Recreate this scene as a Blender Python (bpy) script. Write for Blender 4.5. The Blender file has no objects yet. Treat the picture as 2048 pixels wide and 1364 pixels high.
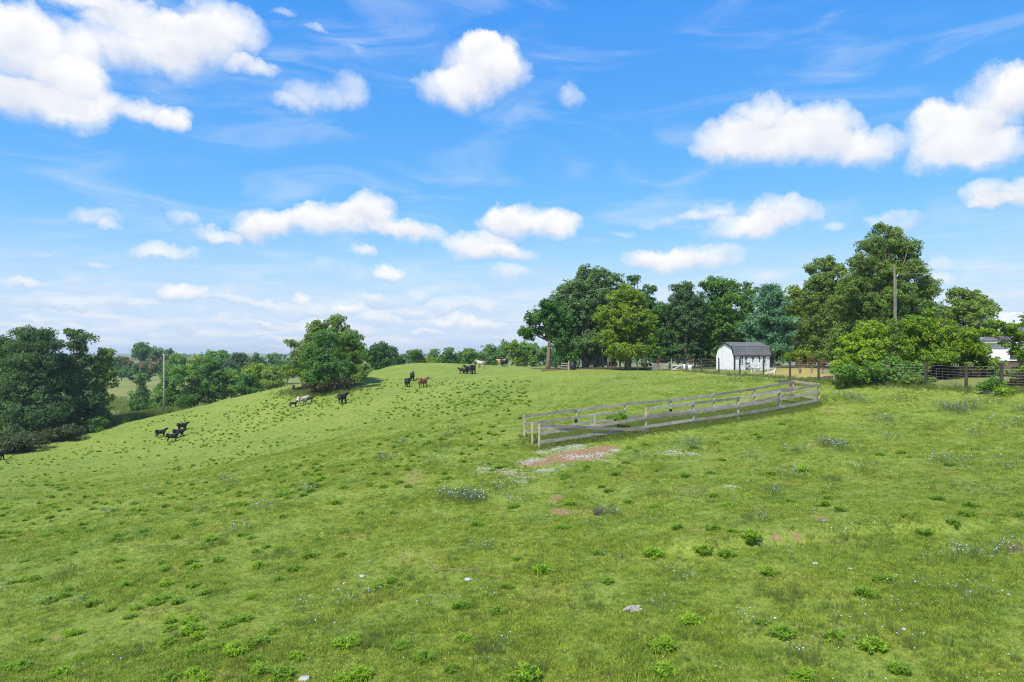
import bpy, math, random
import numpy as np
from mathutils import Vector, Matrix

F = 1365.0          # focal length in photo pixels (24 mm on 36 mm, 2048 px wide)
CZ = 6.0            # camera height above the datum
HORIZON = 705.0
R = math.radians
rng = np.random.default_rng(7)
random.seed(7)
scene = bpy.context.scene
COL = scene.collection

def P(px, py, d):
    return np.array([(px - 1024) / F * d, d, CZ - (py - HORIZON) / F * d])

# ------------------------------------------------------------------ terrain
CTRL_PX = [
    (1024, 1364, 12.0), (0, 1364, 13.3), (2048, 1364, 10.7), (500, 1364, 12.5), (1500, 1364, 11.4),
    (2048, 800, 39), (1640, 812, 45), (1078, 897, 36.5), (1048, 873, 40.5), (1586, 801, 48),
    (1308, 739, 95), (1372, 742, 81), (1438, 746, 74), (1480, 750, 69), (1580, 756, 58.5), (1698, 766, 50), (1851, 775, 46),
    (1932, 779.5, 43.5), (2004, 778, 42), (1469, 741, 80), (1540, 740, 84), (1980, 741, 62), (1750, 742, 72),
    (1096, 736, 99), (1256, 741, 93), (1007, 733, 146), (960, 736, 136), (860, 731, 150), (935, 747, 122), (846, 776, 97),
    (824, 761, 114), (763, 739, 140), (685, 811, 91), (650, 784, 108), (606, 812, 98), (585, 770, 120), (460, 797, 119),
    (328, 827, 116), (150, 868, 103), (0, 913, 86), (345, 884, 93), (0, 1100, 29), (0, 980, 50), (500, 1000, 32),
    (345, 950, 58), (700, 880, 54), (260, 800, 190), (260, 747, 330), (225, 829, 150),
]
CTRL_XYZ = [(0, 0, -5.9), (-8, 0, -6.4), (8, 0, -5.2), (0, -30, -6.3), (-30, -30, -9), (30, -30, -3.7), (60, 10, -1.5), (60, 60, -1.0),
            (-40, 145, -13), (-65, 145, -15), (-100, 108, -16), (-95, 88, -14.5), (-60, 60, -12.5), (-60, 20, -12), (10, 195, -6.5),
            (-20, 200, -9), (60, 150, -3), (100, 100, -1), (-130, 60, -17), (0, 260, -10), (120, 220, -5), (-60, 300, -12), (110, 0, 0)]
_cp = np.array([P(*c) - [0, 0, CZ] for c in CTRL_PX] + [np.array(c, float) for c in CTRL_XYZ])
_S = 50.0
def _tps(r2):
    return 0.5 * r2 * np.log(np.maximum(r2, 1e-12))
def _fit():
    xy = _cp[:, :2] / _S; n = len(xy)
    d2 = ((xy[:, None] - xy[None]) ** 2).sum(-1)
    K = _tps(d2) + np.eye(n) * 0.004
    Q = np.c_[np.ones(n), xy]
    A = np.block([[K, Q], [Q.T, np.zeros((3, 3))]])
    return np.linalg.solve(A, np.r_[_cp[:, 2], 0, 0, 0])
_w = _fit()

_perm = rng.random((256, 256))
def vnoise(x, y):
    xi = np.floor(x).astype(int); yi = np.floor(y).astype(int)
    fx = x - xi; fy = y - yi
    fx = fx * fx * (3 - 2 * fx); fy = fy * fy * (3 - 2 * fy)
    g = lambda a, b: _perm[a & 255, b & 255]
    return (g(xi, yi) * (1 - fx) + g(xi + 1, yi) * fx) * (1 - fy) + (g(xi, yi + 1) * (1 - fx) + g(xi + 1, yi + 1) * fx) * fy - 0.5

def H(x, y, detail=True):
    """world height of the ground"""
    x = np.asarray(x, float); y = np.asarray(y, float)
    sh = x.shape; x = x.ravel(); y = y.ravel()
    out = np.empty(len(x))
    xy = _cp[:, :2] / _S; n = len(xy)
    for i in range(0, len(x), 20000):
        q = np.c_[x[i:i+20000], y[i:i+20000]] / _S
        d2 = ((q[:, None] - xy[None]) ** 2).sum(-1)
        out[i:i+20000] = _tps(d2) @ _w[:n] + _w[n] + q @ _w[n+1:]
    r = np.hypot(x, y - 60)
    t = np.clip((r - 230) / 200, 0, 1); t = t * t * (3 - 2 * t)
    far = -17 + 8 * vnoise(x / 260 + 7.3, y / 260 + 3.1) + 5 * vnoise(x / 110, y / 110)
    far = far + np.clip((r - 900) / 2500, 0, 1) * 10
    out = np.clip(out, -26, 12) * (1 - t) + far * t
    if detail:
        k = np.clip(1.4 - r / 400, 0, 1)
        out = out + k * (0.10 * vnoise(x / 3.1, y / 2.7) + 0.05 * vnoise(x / 1.1 + 9, y / 1.0) + 0.03 * vnoise(x / .45, y / .4 + 5) + 0.25 * vnoise(x / 11, y / 9))
    led = np.clip((x - 3.2) / 1.5, 0, 1) * np.clip((14.5 - x) / 3, 0, 1)
    yl = 18.3 + .35 * np.sin(x * .9) + .5 * vnoise(x / 1.3 + 3, x * 0 + 2.2)
    out = out + .30 * led * np.clip((y - yl) / .2, 0, 1) * np.clip(1 - (y - yl) / 5, 0, 1)
    return (out + CZ).reshape(sh)

def h1(x, y):
    return float(H(np.array([x]), np.array([y]))[0])

def hit(px, py, dmax=260.0):
    """where the sight line through a photo pixel meets the ground"""
    px = np.atleast_1d(np.asarray(px, float)); py = np.atleast_1d(np.asarray(py, float))
    ds = np.geomspace(7, dmax, 420)
    X = (px[:, None] - 1024) / F * ds; Y = np.repeat(ds[None], len(px), 0)
    Z = CZ - (py[:, None] - HORIZON) / F * ds
    below = Z < H(X, Y)
    i = np.where(below.any(1), below.argmax(1), len(ds) - 1)
    i = np.maximum(i, 1)
    a = np.arange(len(px))
    g0 = Z[a, i-1] - H(X[a, i-1], Y[a, i-1]); g1 = Z[a, i] - H(X[a, i], Y[a, i])
    t = np.clip(g0 / np.where(np.abs(g0 - g1) < 1e-9, 1, g0 - g1), 0, 1)
    d = ds[i-1] + (ds[i] - ds[i-1]) * t
    x = (px - 1024) / F * d
    return np.c_[x, d, H(x, d)], below.any(1)

def hit1(px, py):
    return hit(px, py)[0][0]

# ------------------------------------------------------------------ mesh helpers
def mesh_np(name, V, faces, mat, parent=None, attr=None, smooth=False, loc=None):
    """faces: (n,k) int array of constant k"""
    me = bpy.data.meshes.new(name)
    V = np.asarray(V, np.float32); faces = np.asarray(faces, np.int32)
    n, k = faces.shape
    me.vertices.add(len(V)); me.vertices.foreach_set('co', V.ravel())
    me.loops.add(n * k); me.loops.foreach_set('vertex_index', faces.ravel())
    me.polygons.add(n); me.polygons.foreach_set('loop_start', np.arange(0, n * k, k, dtype=np.int32))
    me.polygons.foreach_set('loop_total', np.full(n, k, np.int32))
    if smooth: me.polygons.foreach_set('use_smooth', np.ones(n, bool))
    me.update(calc_edges=True)
    for nm, (dom, arr) in (attr or {}).items():
        a = me.attributes.new(nm, 'FLOAT', dom); a.data.foreach_set('value', np.asarray(arr, np.float32))
    if mat: me.materials.append(mat)
    o = bpy.data.objects.new(name, me); COL.objects.link(o)
    if parent: o.parent = parent
    if loc is not None: o.location = loc
    return o

class MB:
    def __init__(s): s.v = []; s.f = []; s.m = []; s.mi = 0
    def add(s, vs, fs):
        b = len(s.v); s.v += [tuple(map(float, p)) for p in vs]
        for f in fs: s.f.append(tuple(b + i for i in f)); s.m.append(s.mi)
        return s
    def box(s, c, size, M=None, bevel=0.0):
        x, y, z = [q / 2 for q in size]
        vs = [(-x,-y,-z),(x,-y,-z),(x,y,-z),(-x,y,-z),(-x,-y,z),(x,-y,z),(x,y,z),(-x,y,z)]
        if M is not None: vs = [tuple(M @ Vector(v)) for v in vs]
        vs = [(v[0]+c[0], v[1]+c[1], v[2]+c[2]) for v in vs]
        return s.add(vs, [(0,3,2,1),(4,5,6,7),(0,1,5,4),(1,2,6,5),(2,3,7,6),(3,0,4,7)])
    def bar(s, a, b, w, h, up=(0,0,1), seg=1, wob=0.0, sag=0.0):
        """board from a to b: h tall along up, w thick"""
        a = Vector(a); b = Vector(b); d = (b - a).normalized(); up = Vector(up)
        side = d.cross(up).normalized(); u = side.cross(d).normalized()
        vs = []; fs = []
        for i in range(seg + 1):
            t = i / seg; c = a.lerp(b, t) - Vector((0,0,1)) * sag * 4 * t * (1 - t)
            j = lambda: random.uniform(-wob, wob)
            for sx, sz in ((-1,-1),(1,-1),(1,1),(-1,1)):
                vs.append(c + side * (sx * w / 2 + j() * .4) + u * (sz * h / 2 + j()))
        for i in range(seg):
            for k in range(4):
                fs.append((4*i+k, 4*i+(k+1)%4, 4*i+4+(k+1)%4, 4*i+4+k))
        fs.append((3,2,1,0)); e = 4*seg; fs.append((e,e+1,e+2,e+3))
        return s.add(vs, fs)
    def tube(s, pts, radii, n=8, cap=True):
        pts = [Vector(p) for p in pts]; vs = []; fs = []
        x = None
        for i, p in enumerate(pts):
            d = (pts[min(i+1, len(pts)-1)] - pts[max(i-1, 0)]).normalized()
            if x is None:
                x = d.orthogonal().normalized()
            x = (x - d * x.dot(d)).normalized(); y = d.cross(x)
            r = radii[i] if hasattr(radii, '__len__') else radii
            for k in range(n):
                a = 2 * math.pi * k / n
                vs.append(p + (x * math.cos(a) + y * math.sin(a)) * r)
        for i in range(len(pts) - 1):
            for k in range(n):
                fs.append((i*n+k, i*n+(k+1)%n, (i+1)*n+(k+1)%n, (i+1)*n+k))
        if cap:
            fs.append(tuple(range(n-1, -1, -1))); fs.append(tuple((len(pts)-1)*n+k for k in range(n)))
        return s.add(vs, fs)
    def build(s, name, mats, parent=None, smooth=False, loc=None):
        me = bpy.data.meshes.new(name); me.from_pydata(s.v, [], s.f)
        if not isinstance(mats, (list, tuple)): mats = [mats]
        for m in mats: me.materials.append(m)
        if len(mats) > 1:
            for p, i in zip(me.polygons, s.m): p.material_index = i
        if smooth:
            for p in me.polygons: p.use_smooth = True
        me.update()
        o = bpy.data.objects.new(name, me); COL.objects.link(o)
        if parent: o.parent = parent
        if loc is not None: o.location = loc
        return o

def tag(o, label=None, cat=None, group=None, kind=None):
    if label: o['label'] = label
    if cat: o['category'] = cat
    if group: o['group'] = group
    if kind: o['kind'] = kind
    return o
def empty(name, loc, rz=0.0):
    o = bpy.data.objects.new(name, None); COL.objects.link(o)
    o.location = loc; o.rotation_euler = (0, 0, rz); o.empty_display_size = 0.3
    return o
def copy_tree(o, parent=None):
    c = o.copy(); COL.objects.link(c)
    if parent: c.parent = parent
    for ch in list(o.children): copy_tree(ch, c)
    return c

# ------------------------------------------------------------------ materials
def newmat(name):
    m = bpy.data.materials.new(name); m.use_nodes = True
    nt = m.node_tree; nt.nodes.clear()
    return m, nt
def N(nt, typ, **kw):
    n = nt.nodes.new(typ)
    for k, v in kw.items():
        if k.startswith('i_'):
            n.inputs[k[2:]].default_value = v
        else: setattr(n, k, v)
    return n
def ramp(nt, stops, interp='LINEAR'):
    n = nt.nodes.new('ShaderNodeValToRGB'); cr = n.color_ramp; cr.interpolation = interp
    while len(cr.elements) < len(stops): cr.elements.new(0.5)
    for e, (p, c) in zip(cr.elements, stops):
        e.position = p; e.color = (*c, 1) if len(c) == 3 else c
    return n
def noise(nt, scale, detail=4, rough=.55, vec=None, dist=0.0):
    n = N(nt, 'ShaderNodeTexNoise'); n.inputs['Scale'].default_value = scale; n.inputs['Detail'].default_value = detail
    n.inputs['Roughness'].default_value = rough; n.inputs['Distortion'].default_value = dist
    if vec is not None: nt.links.new(vec, n.inputs['Vector'])
    return n
def mixc(nt, a, b, fac, blend='MIX'):
    n = N(nt, 'ShaderNodeMix', data_type='RGBA', blend_type=blend)
    for s, v in ((n.inputs[6], a), (n.inputs[7], b), (n.inputs[0], fac)):
        if isinstance(v, (int, float)): s.default_value = v
        elif isinstance(v, tuple): s.default_value = (*v, 1)
        else: nt.links.new(v, s)
    return n.outputs[2]
def math_(nt, op, a, b=None, c=None, clamp=False):
    n = N(nt, 'ShaderNodeMath', operation=op, use_clamp=clamp)
    for i, v in enumerate((a, b, c)):
        if v is None: continue
        if isinstance(v, (int, float)): n.inputs[i].default_value = v
        else: nt.links.new(v, n.inputs[i])
    return n.outputs[0]
def smooth(nt, v, lo, hi):
    n = N(nt, 'ShaderNodeMapRange', interpolation_type='SMOOTHSTEP')
    n.inputs['From Min'].default_value = lo; n.inputs['From Max'].default_value = hi
    nt.links.new(v, n.inputs['Value'])
    return n.outputs[0]
def out_principled(nt, color, rough=0.7, spec=0.3, bump=None, bump_s=0.4, bump_d=0.02, metal=0.0):
    b = N(nt, 'ShaderNodeBsdfPrincipled'); o = N(nt, 'ShaderNodeOutputMaterial')
    b.inputs['Roughness'].default_value = rough; b.inputs['Specular IOR Level'].default_value = spec; b.inputs['Metallic'].default_value = metal
    if isinstance(color, tuple): b.inputs['Base Color'].default_value = (*color, 1)
    else: nt.links.new(color, b.inputs['Base Color'])
    if bump is not None:
        bn = N(nt, 'ShaderNodeBump'); bn.inputs['Strength'].default_value = bump_s; bn.inputs['Distance'].default_value = bump_d
        nt.links.new(bump, bn.inputs['Height']); nt.links.new(bn.outputs[0], b.inputs['Normal'])
    nt.links.new(b.outputs[0], o.inputs['Surface'])
    return b
def worn(name, c1, c2, scale=6, rough=.8, spec=.2, stretch=(1,1,1), bump=.4, c3=None, vary=.0):
    """two-tone weathered surface in object space"""
    m, nt = newmat(name)
    tc = N(nt, 'ShaderNodeTexCoord'); mp = N(nt, 'ShaderNodeMapping'); mp.inputs['Scale'].default_value = stretch
    nt.links.new(tc.outputs['Object'], mp.inputs[0])
    n1 = noise(nt, scale, 6, .65, mp.outputs[0]); n2 = noise(nt, scale * .23, 3, .5, tc.outputs['Object'])
    f = math_(nt, 'ADD', math_(nt, 'MULTIPLY', n1.outputs[0], .65), math_(nt, 'MULTIPLY', n2.outputs[0], .45))
    rp = ramp(nt, [(.35, c1), (.7, c2)] if c3 is None else [(.3, c1), (.52, c2), (.75, c3)])
    nt.links.new(f, rp.inputs[0])
    oi = N(nt, 'ShaderNodeObjectInfo'); vr = ramp(nt, [(0, (1 - vary,) * 3), (1, (1 + vary,) * 3)]); nt.links.new(oi.outputs['Random'], vr.inputs[0])
    out_principled(nt, mixc(nt, rp.outputs[0], vr.outputs[0], 1.0, 'MULTIPLY'), rough, spec, n1.outputs[0], bump, .01)
    return m

def leaf_mat(name, dark, light, trans=.42, rough=.55, spec=.25):
    m, nt = newmat(name)
    at = N(nt, 'ShaderNodeAttribute', attribute_name='tint')
    oi = N(nt, 'ShaderNodeObjectInfo')
    f = math_(nt, 'ADD', at.outputs['Fac'], math_(nt, 'MULTIPLY_ADD', oi.outputs['Random'], .3, -.15), clamp=True)
    c = mixc(nt, dark, light, f)
    b = N(nt, 'ShaderNodeBsdfPrincipled'); b.inputs['Roughness'].default_value = rough; b.inputs['Specular IOR Level'].default_value = spec
    t = N(nt, 'ShaderNodeBsdfTranslucent'); mx = N(nt, 'ShaderNodeMixShader'); o = N(nt, 'ShaderNodeOutputMaterial')
    c2 = mixc(nt, c, (1.0, .95, .35), 1.0, 'MULTIPLY')
    c3 = mixc(nt, c2, (1.5, 1.5, 1.5), 1.0, 'MULTIPLY')
    nt.links.new(c, b.inputs['Base Color']); nt.links.new(c3, t.inputs['Color'])
    mx.inputs[0].default_value = trans
    nt.links.new(b.outputs[0], mx.inputs[1]); nt.links.new(t.outputs[0], mx.inputs[2]); nt.links.new(mx.outputs[0], o.inputs['Surface'])
    return m

LEAF = {
    'bluedark': leaf_mat('foliage_blue_dark', (0.055, 0.117, 0.043), (0.140, 0.245, 0.077)),
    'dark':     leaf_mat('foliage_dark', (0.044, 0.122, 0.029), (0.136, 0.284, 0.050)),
    'mid':      leaf_mat('foliage_mid', (0.070, 0.166, 0.031), (0.198, 0.361, 0.061)),
    'grey':     leaf_mat('foliage_grey_green', (0.091, 0.173, 0.060), (0.239, 0.375, 0.125)),
    'yellow':   leaf_mat('foliage_yellow_green', (0.098, 0.174, 0.022), (0.322, 0.441, 0.043)),
    'bright':   leaf_mat('foliage_bright', (0.098, 0.198, 0.018), (0.373, 0.508, 0.038)),
    'olive':    leaf_mat('foliage_olive', (0.095, 0.169, 0.034), (0.284, 0.390, 0.081)),
    'pine':     leaf_mat('foliage_pine', (0.060, 0.152, 0.081), (0.194, 0.364, 0.194), .15),
    'brownish': leaf_mat('foliage_brownish', (0.045, 0.041, 0.015), (0.112, 0.098, 0.038)),
    'bramble':  leaf_mat('bramble_leaves', (.040, .064, .020), (.095, .115, .040), .25),
    'tan':      leaf_mat('seed_heads_tan', (0.200, 0.130, 0.060), (0.340, 0.230, 0.120), .2),
    'deadred':  leaf_mat('dead_weed_brown', (0.120, 0.060, 0.025), (0.300, 0.160, 0.070), .15),
    'weed':     leaf_mat('weed_green', (.115, .215, .018), (.255, .410, .034), .42),
    'weedhi':   leaf_mat('weed_bright_green', (.135, .260, .015), (.300, .460, .032), .42),
    'chic':     leaf_mat('chicory_stem', (.130, .190, .060), (.230, .290, .120), .35),
    'tall':     leaf_mat('tall_grass_blade', (.110, .170, .030), (.260, .300, .090), .4),
}
BARK = worn('bark', (.09, .07, .05), (.26, .22, .17), 5, .9, .1, (1, 1, .25), .7)

# pasture colour: shared by the ground sheet and the grass tufts, in world coordinates
def pasture_group():
    g = bpy.data.node_groups.new('pasture_colour', 'ShaderNodeTree')
    g.interface.new_socket('Color', in_out='OUTPUT', socket_type='NodeSocketColor')
    g.interface.new_socket('Fine', in_out='OUTPUT', socket_type='NodeSocketFloat')
    o = g.nodes.new('NodeGroupOutput'); geo = g.nodes.new('ShaderNodeNewGeometry')
    mp = g.nodes.new('ShaderNodeMapping'); mp.inputs['Scale'].default_value = (1, 1, .3); g.links.new(geo.outputs['Position'], mp.inputs[0])
    v = mp.outputs[0]
    a = noise(g, .07, 4, .6, v, .6); b = noise(g, .5, 5, .62, v, .4); c = noise(g, 3.2, 4, .6, v); d = noise(g, 17, 4, .65, v)
    base = ramp(g, [(.30, (.140, .198, .035)), (.46, (.180, .240, .042)), (.60, (.218, .268, .048)), (.75, (.262, .290, .064))])
    s = math_(g, 'ADD', math_(g, 'MULTIPLY', a.outputs[0], .5), math_(g, 'MULTIPLY', b.outputs[0], .5))
    g.links.new(s, base.inputs[0])
    t = smooth(g, b.outputs[0], .55, .72)
    col = mixc(g, base.outputs[0], (.23, .205, .075), math_(g, 'MULTIPLY', t, .45))
    cool = smooth(g, noise(g, .35, 4, .6, v, .5).outputs[0], .56, .70)
    col = mixc(g, col, (.115, .190, .042), math_(g, 'MULTIPLY', cool, .5))
    lo = ramp(g, [(.3, (.55, .6, .55)), (.5, (1, 1, 1)), (.7, (1.25, 1.2, 1.15))]); g.links.new(c.outputs[0], lo.inputs[0])
    col = mixc(g, col, lo.outputs[0], .7, 'MULTIPLY')
    hi = ramp(g, [(.3, (.45, .5, .4)), (.5, (1, 1, 1)), (.68, (1.4, 1.35, 1.3))]); g.links.new(d.outputs[0], hi.inputs[0])
    col = mixc(g, col, hi.outputs[0], .65, 'MULTIPLY')
    e = noise(g, 60, 3, .7, v); fi = ramp(g, [(.34, (.5, .55, .5)), (.5, (1, 1, 1)), (.66, (1.5, 1.4, 1.35))]); g.links.new(e.outputs[0], fi.inputs[0])
    col = mixc(g, col, fi.outputs[0], .6, 'MULTIPLY')
    g.links.new(col, o.inputs['Color']); g.links.new(math_(g, 'ADD', d.outputs[0], math_(g, 'MULTIPLY', c.outputs[0], .6)), o.inputs['Fine'])
    return g
PG = pasture_group()

def ground_mat():
    m, nt = newmat('pasture_ground')
    pg = N(nt, 'ShaderNodeGroup', node_tree=PG)
    geo = N(nt, 'ShaderNodeNewGeometry')
    col = pg.outputs['Color']
    nz = noise(nt, 1.3, 6, .65, geo.outputs['Position']); nf = noise(nt, 9, 5, .65, geo.outputs['Position'])
    def mask(nm, lo=.35, hi=.85):
        a = N(nt, 'ShaderNodeAttribute', attribute_name=nm)
        s = math_(nt, 'ADD', a.outputs['Fac'], math_(nt, 'MULTIPLY_ADD', nz.outputs[0], .9, -.45))
        s = math_(nt, 'ADD', s, math_(nt, 'MULTIPLY_ADD', nf.outputs[0], .7, -.35))
        return math_(nt, 'MULTIPLY', smooth(nt, s, lo, hi), smooth(nt, a.outputs['Fac'], .02, .12))
    dirt = ramp(nt, [(.3, (.15, .095, .044)), (.55, (.285, .182, .092)), (.75, (.37, .27, .155))]); nt.links.new(nf.outputs[0], dirt.inputs[0])
    straw = ramp(nt, [(.3, (.26, .22, .06)), (.7, (.42, .33, .10))]); nt.links.new(nz.outputs[0], straw.inputs[0])
    mead = ramp(nt, [(.3, (.12, .17, .035)), (.55, (.20, .21, .06)), (.75, (.26, .23, .09))])
    nt.links.new(noise(nt, .03, 6, .65, geo.outputs['Position']).outputs[0], mead.inputs[0])
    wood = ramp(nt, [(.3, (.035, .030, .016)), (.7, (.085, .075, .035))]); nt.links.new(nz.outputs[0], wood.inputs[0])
    col = mixc(nt, col, mead.outputs[0], mask('meadow'))
    col = mixc(nt, col, straw.outputs[0], mask('straw'))
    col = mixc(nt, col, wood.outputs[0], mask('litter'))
    col = mixc(nt, col, dirt.outputs[0], mask('dirt'))
    col = mixc(nt, col, (.38, .35, .29), math_(nt, 'MULTIPLY', mask('stony', .45, .95), .3))
    out_principled(nt, col, .9, .1, pg.outputs['Fine'], .9, .06)
    return m
GROUND = ground_mat()

def tuft_mat(name, mul, trans=.3):
    m, nt = newmat(name)
    pg = N(nt, 'ShaderNodeGroup', node_tree=PG); oi = N(nt, 'ShaderNodeObjectInfo')
    rp = ramp(nt, [(0, (.75, .85, .8)), (.45, (1.0, 1.0, 1.0)), (.8, (1.25, 1.15, 1.0)), (1, (1.7, 1.35, 1.5))]); nt.links.new(oi.outputs['Random'], rp.inputs[0])
    c = mixc(nt, pg.outputs['Color'], rp.outputs[0], 1.0, 'MULTIPLY')
    c = mixc(nt, c, mul, 1.0, 'MULTIPLY')
    d = N(nt, 'ShaderNodeBsdfPrincipled'); d.inputs['Roughness'].default_value = .6; d.inputs['Specular IOR Level'].default_value = .2
    t = N(nt, 'ShaderNodeBsdfTranslucent'); mx = N(nt, 'ShaderNodeMixShader'); o = N(nt, 'ShaderNodeOutputMaterial'); mx.inputs[0].default_value = trans
    nt.links.new(c, d.inputs['Base Color']); nt.links.new(c, t.inputs['Color'])
    nt.links.new(d.outputs[0], mx.inputs[1]); nt.links.new(t.outputs[0], mx.inputs[2]); nt.links.new(mx.outputs[0], o.inputs['Surface'])
    return m
TUFT = tuft_mat('grass_blade', (1.48, 1.50, 1.25), .42)

WOODGREY = worn('weathered_grey_board', (.085, .077, .066), (.27, .245, .212), 8, .85, .15, (1, 1, 5), .6, (.43, .395, .34), .3)
WOODTAN = worn('weathered_tan_post', (.22, .18, .11), (.40, .34, .23), 7, .85, .15, (4, 4, .6), .5, (.48, .43, .32))
WOODDARK = worn('dark_post', (.03, .028, .026), (.085, .075, .065), 7, .85, .15, (4, 4, .6), .5)
WHITE = worn('white_paint', (.62, .62, .61), (.80, .80, .80), 3, .55, .3, (1, 1, 1), .1)
WHITEOLD = worn('old_white_paint', (.45, .44, .41), (.74, .73, .70), 9, .7, .2, (1, 1, 1), .3)
BLACK = worn('black_paint', (.018, .018, .02), (.035, .035, .037), 6, .5, .3)
BLACKPL = worn('black_plastic', (.012, .012, .013), (.03, .03, .032), 5, .45, .4)
GREYWOODPOLE = worn('grey_pole', (.20, .185, .16), (.36, .34, .31), 5, .85, .15, (4, 4, .3), .4)
WIRE = worn('galvanised_wire', (.30, .30, .31), (.42, .42, .43), 10, .5, .5)
CABLE = worn('aluminium_cable', (.40, .40, .42), (.55, .55, .56), 10, .45, .5)
ROCK = worn('pale_stone', (.24, .225, .20), (.50, .48, .45), 9, .85, .2, (1, 1, 1), .7)
LUMP = worn('grey_wood_lump', (.20, .165, .13), (.52, .46, .41), 14, .9, .1, (1, 1, 1), .9)
STICK = worn('dead_stick', (.15, .115, .075), (.29, .23, .16), 20, .9, .1)
GLASS = worn('dark_glass', (.03, .035, .04), (.06, .065, .075), 3, .12, .6, (1, 1, 1), 0)

def sided(name, c1, c2, period, axis, depth=.012, rough=.6):
    """painted siding with grooves along one axis, in object space"""
    m, nt = newmat(name)
    tc = N(nt, 'ShaderNodeTexCoord'); sp = N(nt, 'ShaderNodeSeparateXYZ'); nt.links.new(tc.outputs['Object'], sp.inputs[0])
    w = math_(nt, 'FRACT', math_(nt, 'DIVIDE', sp.outputs[axis], period))
    g = smooth(nt, math_(nt, 'ABSOLUTE', math_(nt, 'SUBTRACT', w, .5)), .40, .48)
    n1 = noise(nt, 2.5, 6, .6, tc.outputs['Object'])
    col = mixc(nt, c1, c2, smooth(nt, n1.outputs[0], .35, .7))
    low = math_(nt, 'MULTIPLY', smooth(nt, noise(nt, 7, 6, .7, tc.outputs['Object']).outputs[0], .45, .65), math_(nt, 'SUBTRACT', 1, smooth(nt, sp.outputs[2], .05, .55)))
    col = mixc(nt, col, (.34, .32, .28), math_(nt, 'MULTIPLY', low, .5))
    h = math_(nt, 'SUBTRACT', 1, g)
    out_principled(nt, col, rough, .3, h, 1.0, depth)
    return m
SHEDWALL = sided('shed_siding', (.70, .70, .72), (.80, .80, .82), .20, 0)
SHEDGABLE = sided('shed_gable_siding', (.70, .70, .72), (.80, .80, .82), .20, 1)
CLAP = sided('clapboard', (.74, .74, .74), (.83, .83, .83), .18, 2, .03)
def shingle(name, c1, c2):
    m, nt = newmat(name)
    tc = N(nt, 'ShaderNodeTexCoord')
    br = N(nt, 'ShaderNodeTexBrick'); br.inputs['Scale'].default_value = 3.2
    br.inputs['Color1'].default_value = (*c1, 1); br.inputs['Color2'].default_value = (*c2, 1); br.inputs['Mortar'].default_value = (.02, .02, .02, 1)
    br.inputs['Mortar Size'].default_value = .012; br.inputs['Brick Width'].default_value = .9; br.inputs['Row Height'].default_value = .42
    nt.links.new(tc.outputs['Object'], br.inputs['Vector'])
    n1 = noise(nt, 22, 5, .7, tc.outputs['Object'])
    rp = ramp(nt, [(.3, (.6, .6, .6)), (.7, (1.3, 1.3, 1.3))]); nt.links.new(n1.outputs[0], rp.inputs[0])
    out_principled(nt, mixc(nt, br.outputs[0], rp.outputs[0], .8, 'MULTIPLY'), .9, .2, n1.outputs[0], .4, .01)
    return m
SHINGLE = shingle('charcoal_shingle', (.115, .115, .12), (.155, .155, .16))
def metalroof(name, c1, c2, period, axis):
    m, nt = newmat(name)
    tc = N(nt, 'ShaderNodeTexCoord'); sp = N(nt, 'ShaderNodeSeparateXYZ'); nt.links.new(tc.outputs['Object'], sp.inputs[0])
    w = math_(nt, 'SINE', math_(nt, 'MULTIPLY', sp.outputs[axis], 6.283 / period))
    n1 = noise(nt, 1.2, 5, .6, tc.outputs['Object'])
    col = mixc(nt, c1, c2, smooth(nt, n1.outputs[0], .35, .7))
    out_principled(nt, col, .45, .4, w, .8, .03)
    return m
ROOFWHITE = metalroof('white_metal_roof', (.42, .42, .43), (.52, .52, .53), .25, 0)
ROOFCORR = metalroof('corrugated_roof', (.34, .36, .37), (.50, .52, .53), .16, 0)

def hide_mat(name, c1, c2, rough=.6):
    return worn(name, c1, c2, 4, rough, .25, (1, 1, 1), .15)
HIDE = {'black': hide_mat('hide_black', (.010, .009, .010), (.022, .019, .020)), 'cream': hide_mat('hide_cream', (.40, .32, .25), (.54, .46, .38)),
        'red': hide_mat('hide_red_brown', (.15, .070, .030), (.24, .115, .055)), 'darkbrown': hide_mat('hide_dark_brown', (.035, .018, .011), (.07, .036, .022)),
        'tan': hide_mat('hide_tan', (.42, .24, .12), (.55, .34, .18))}

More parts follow.
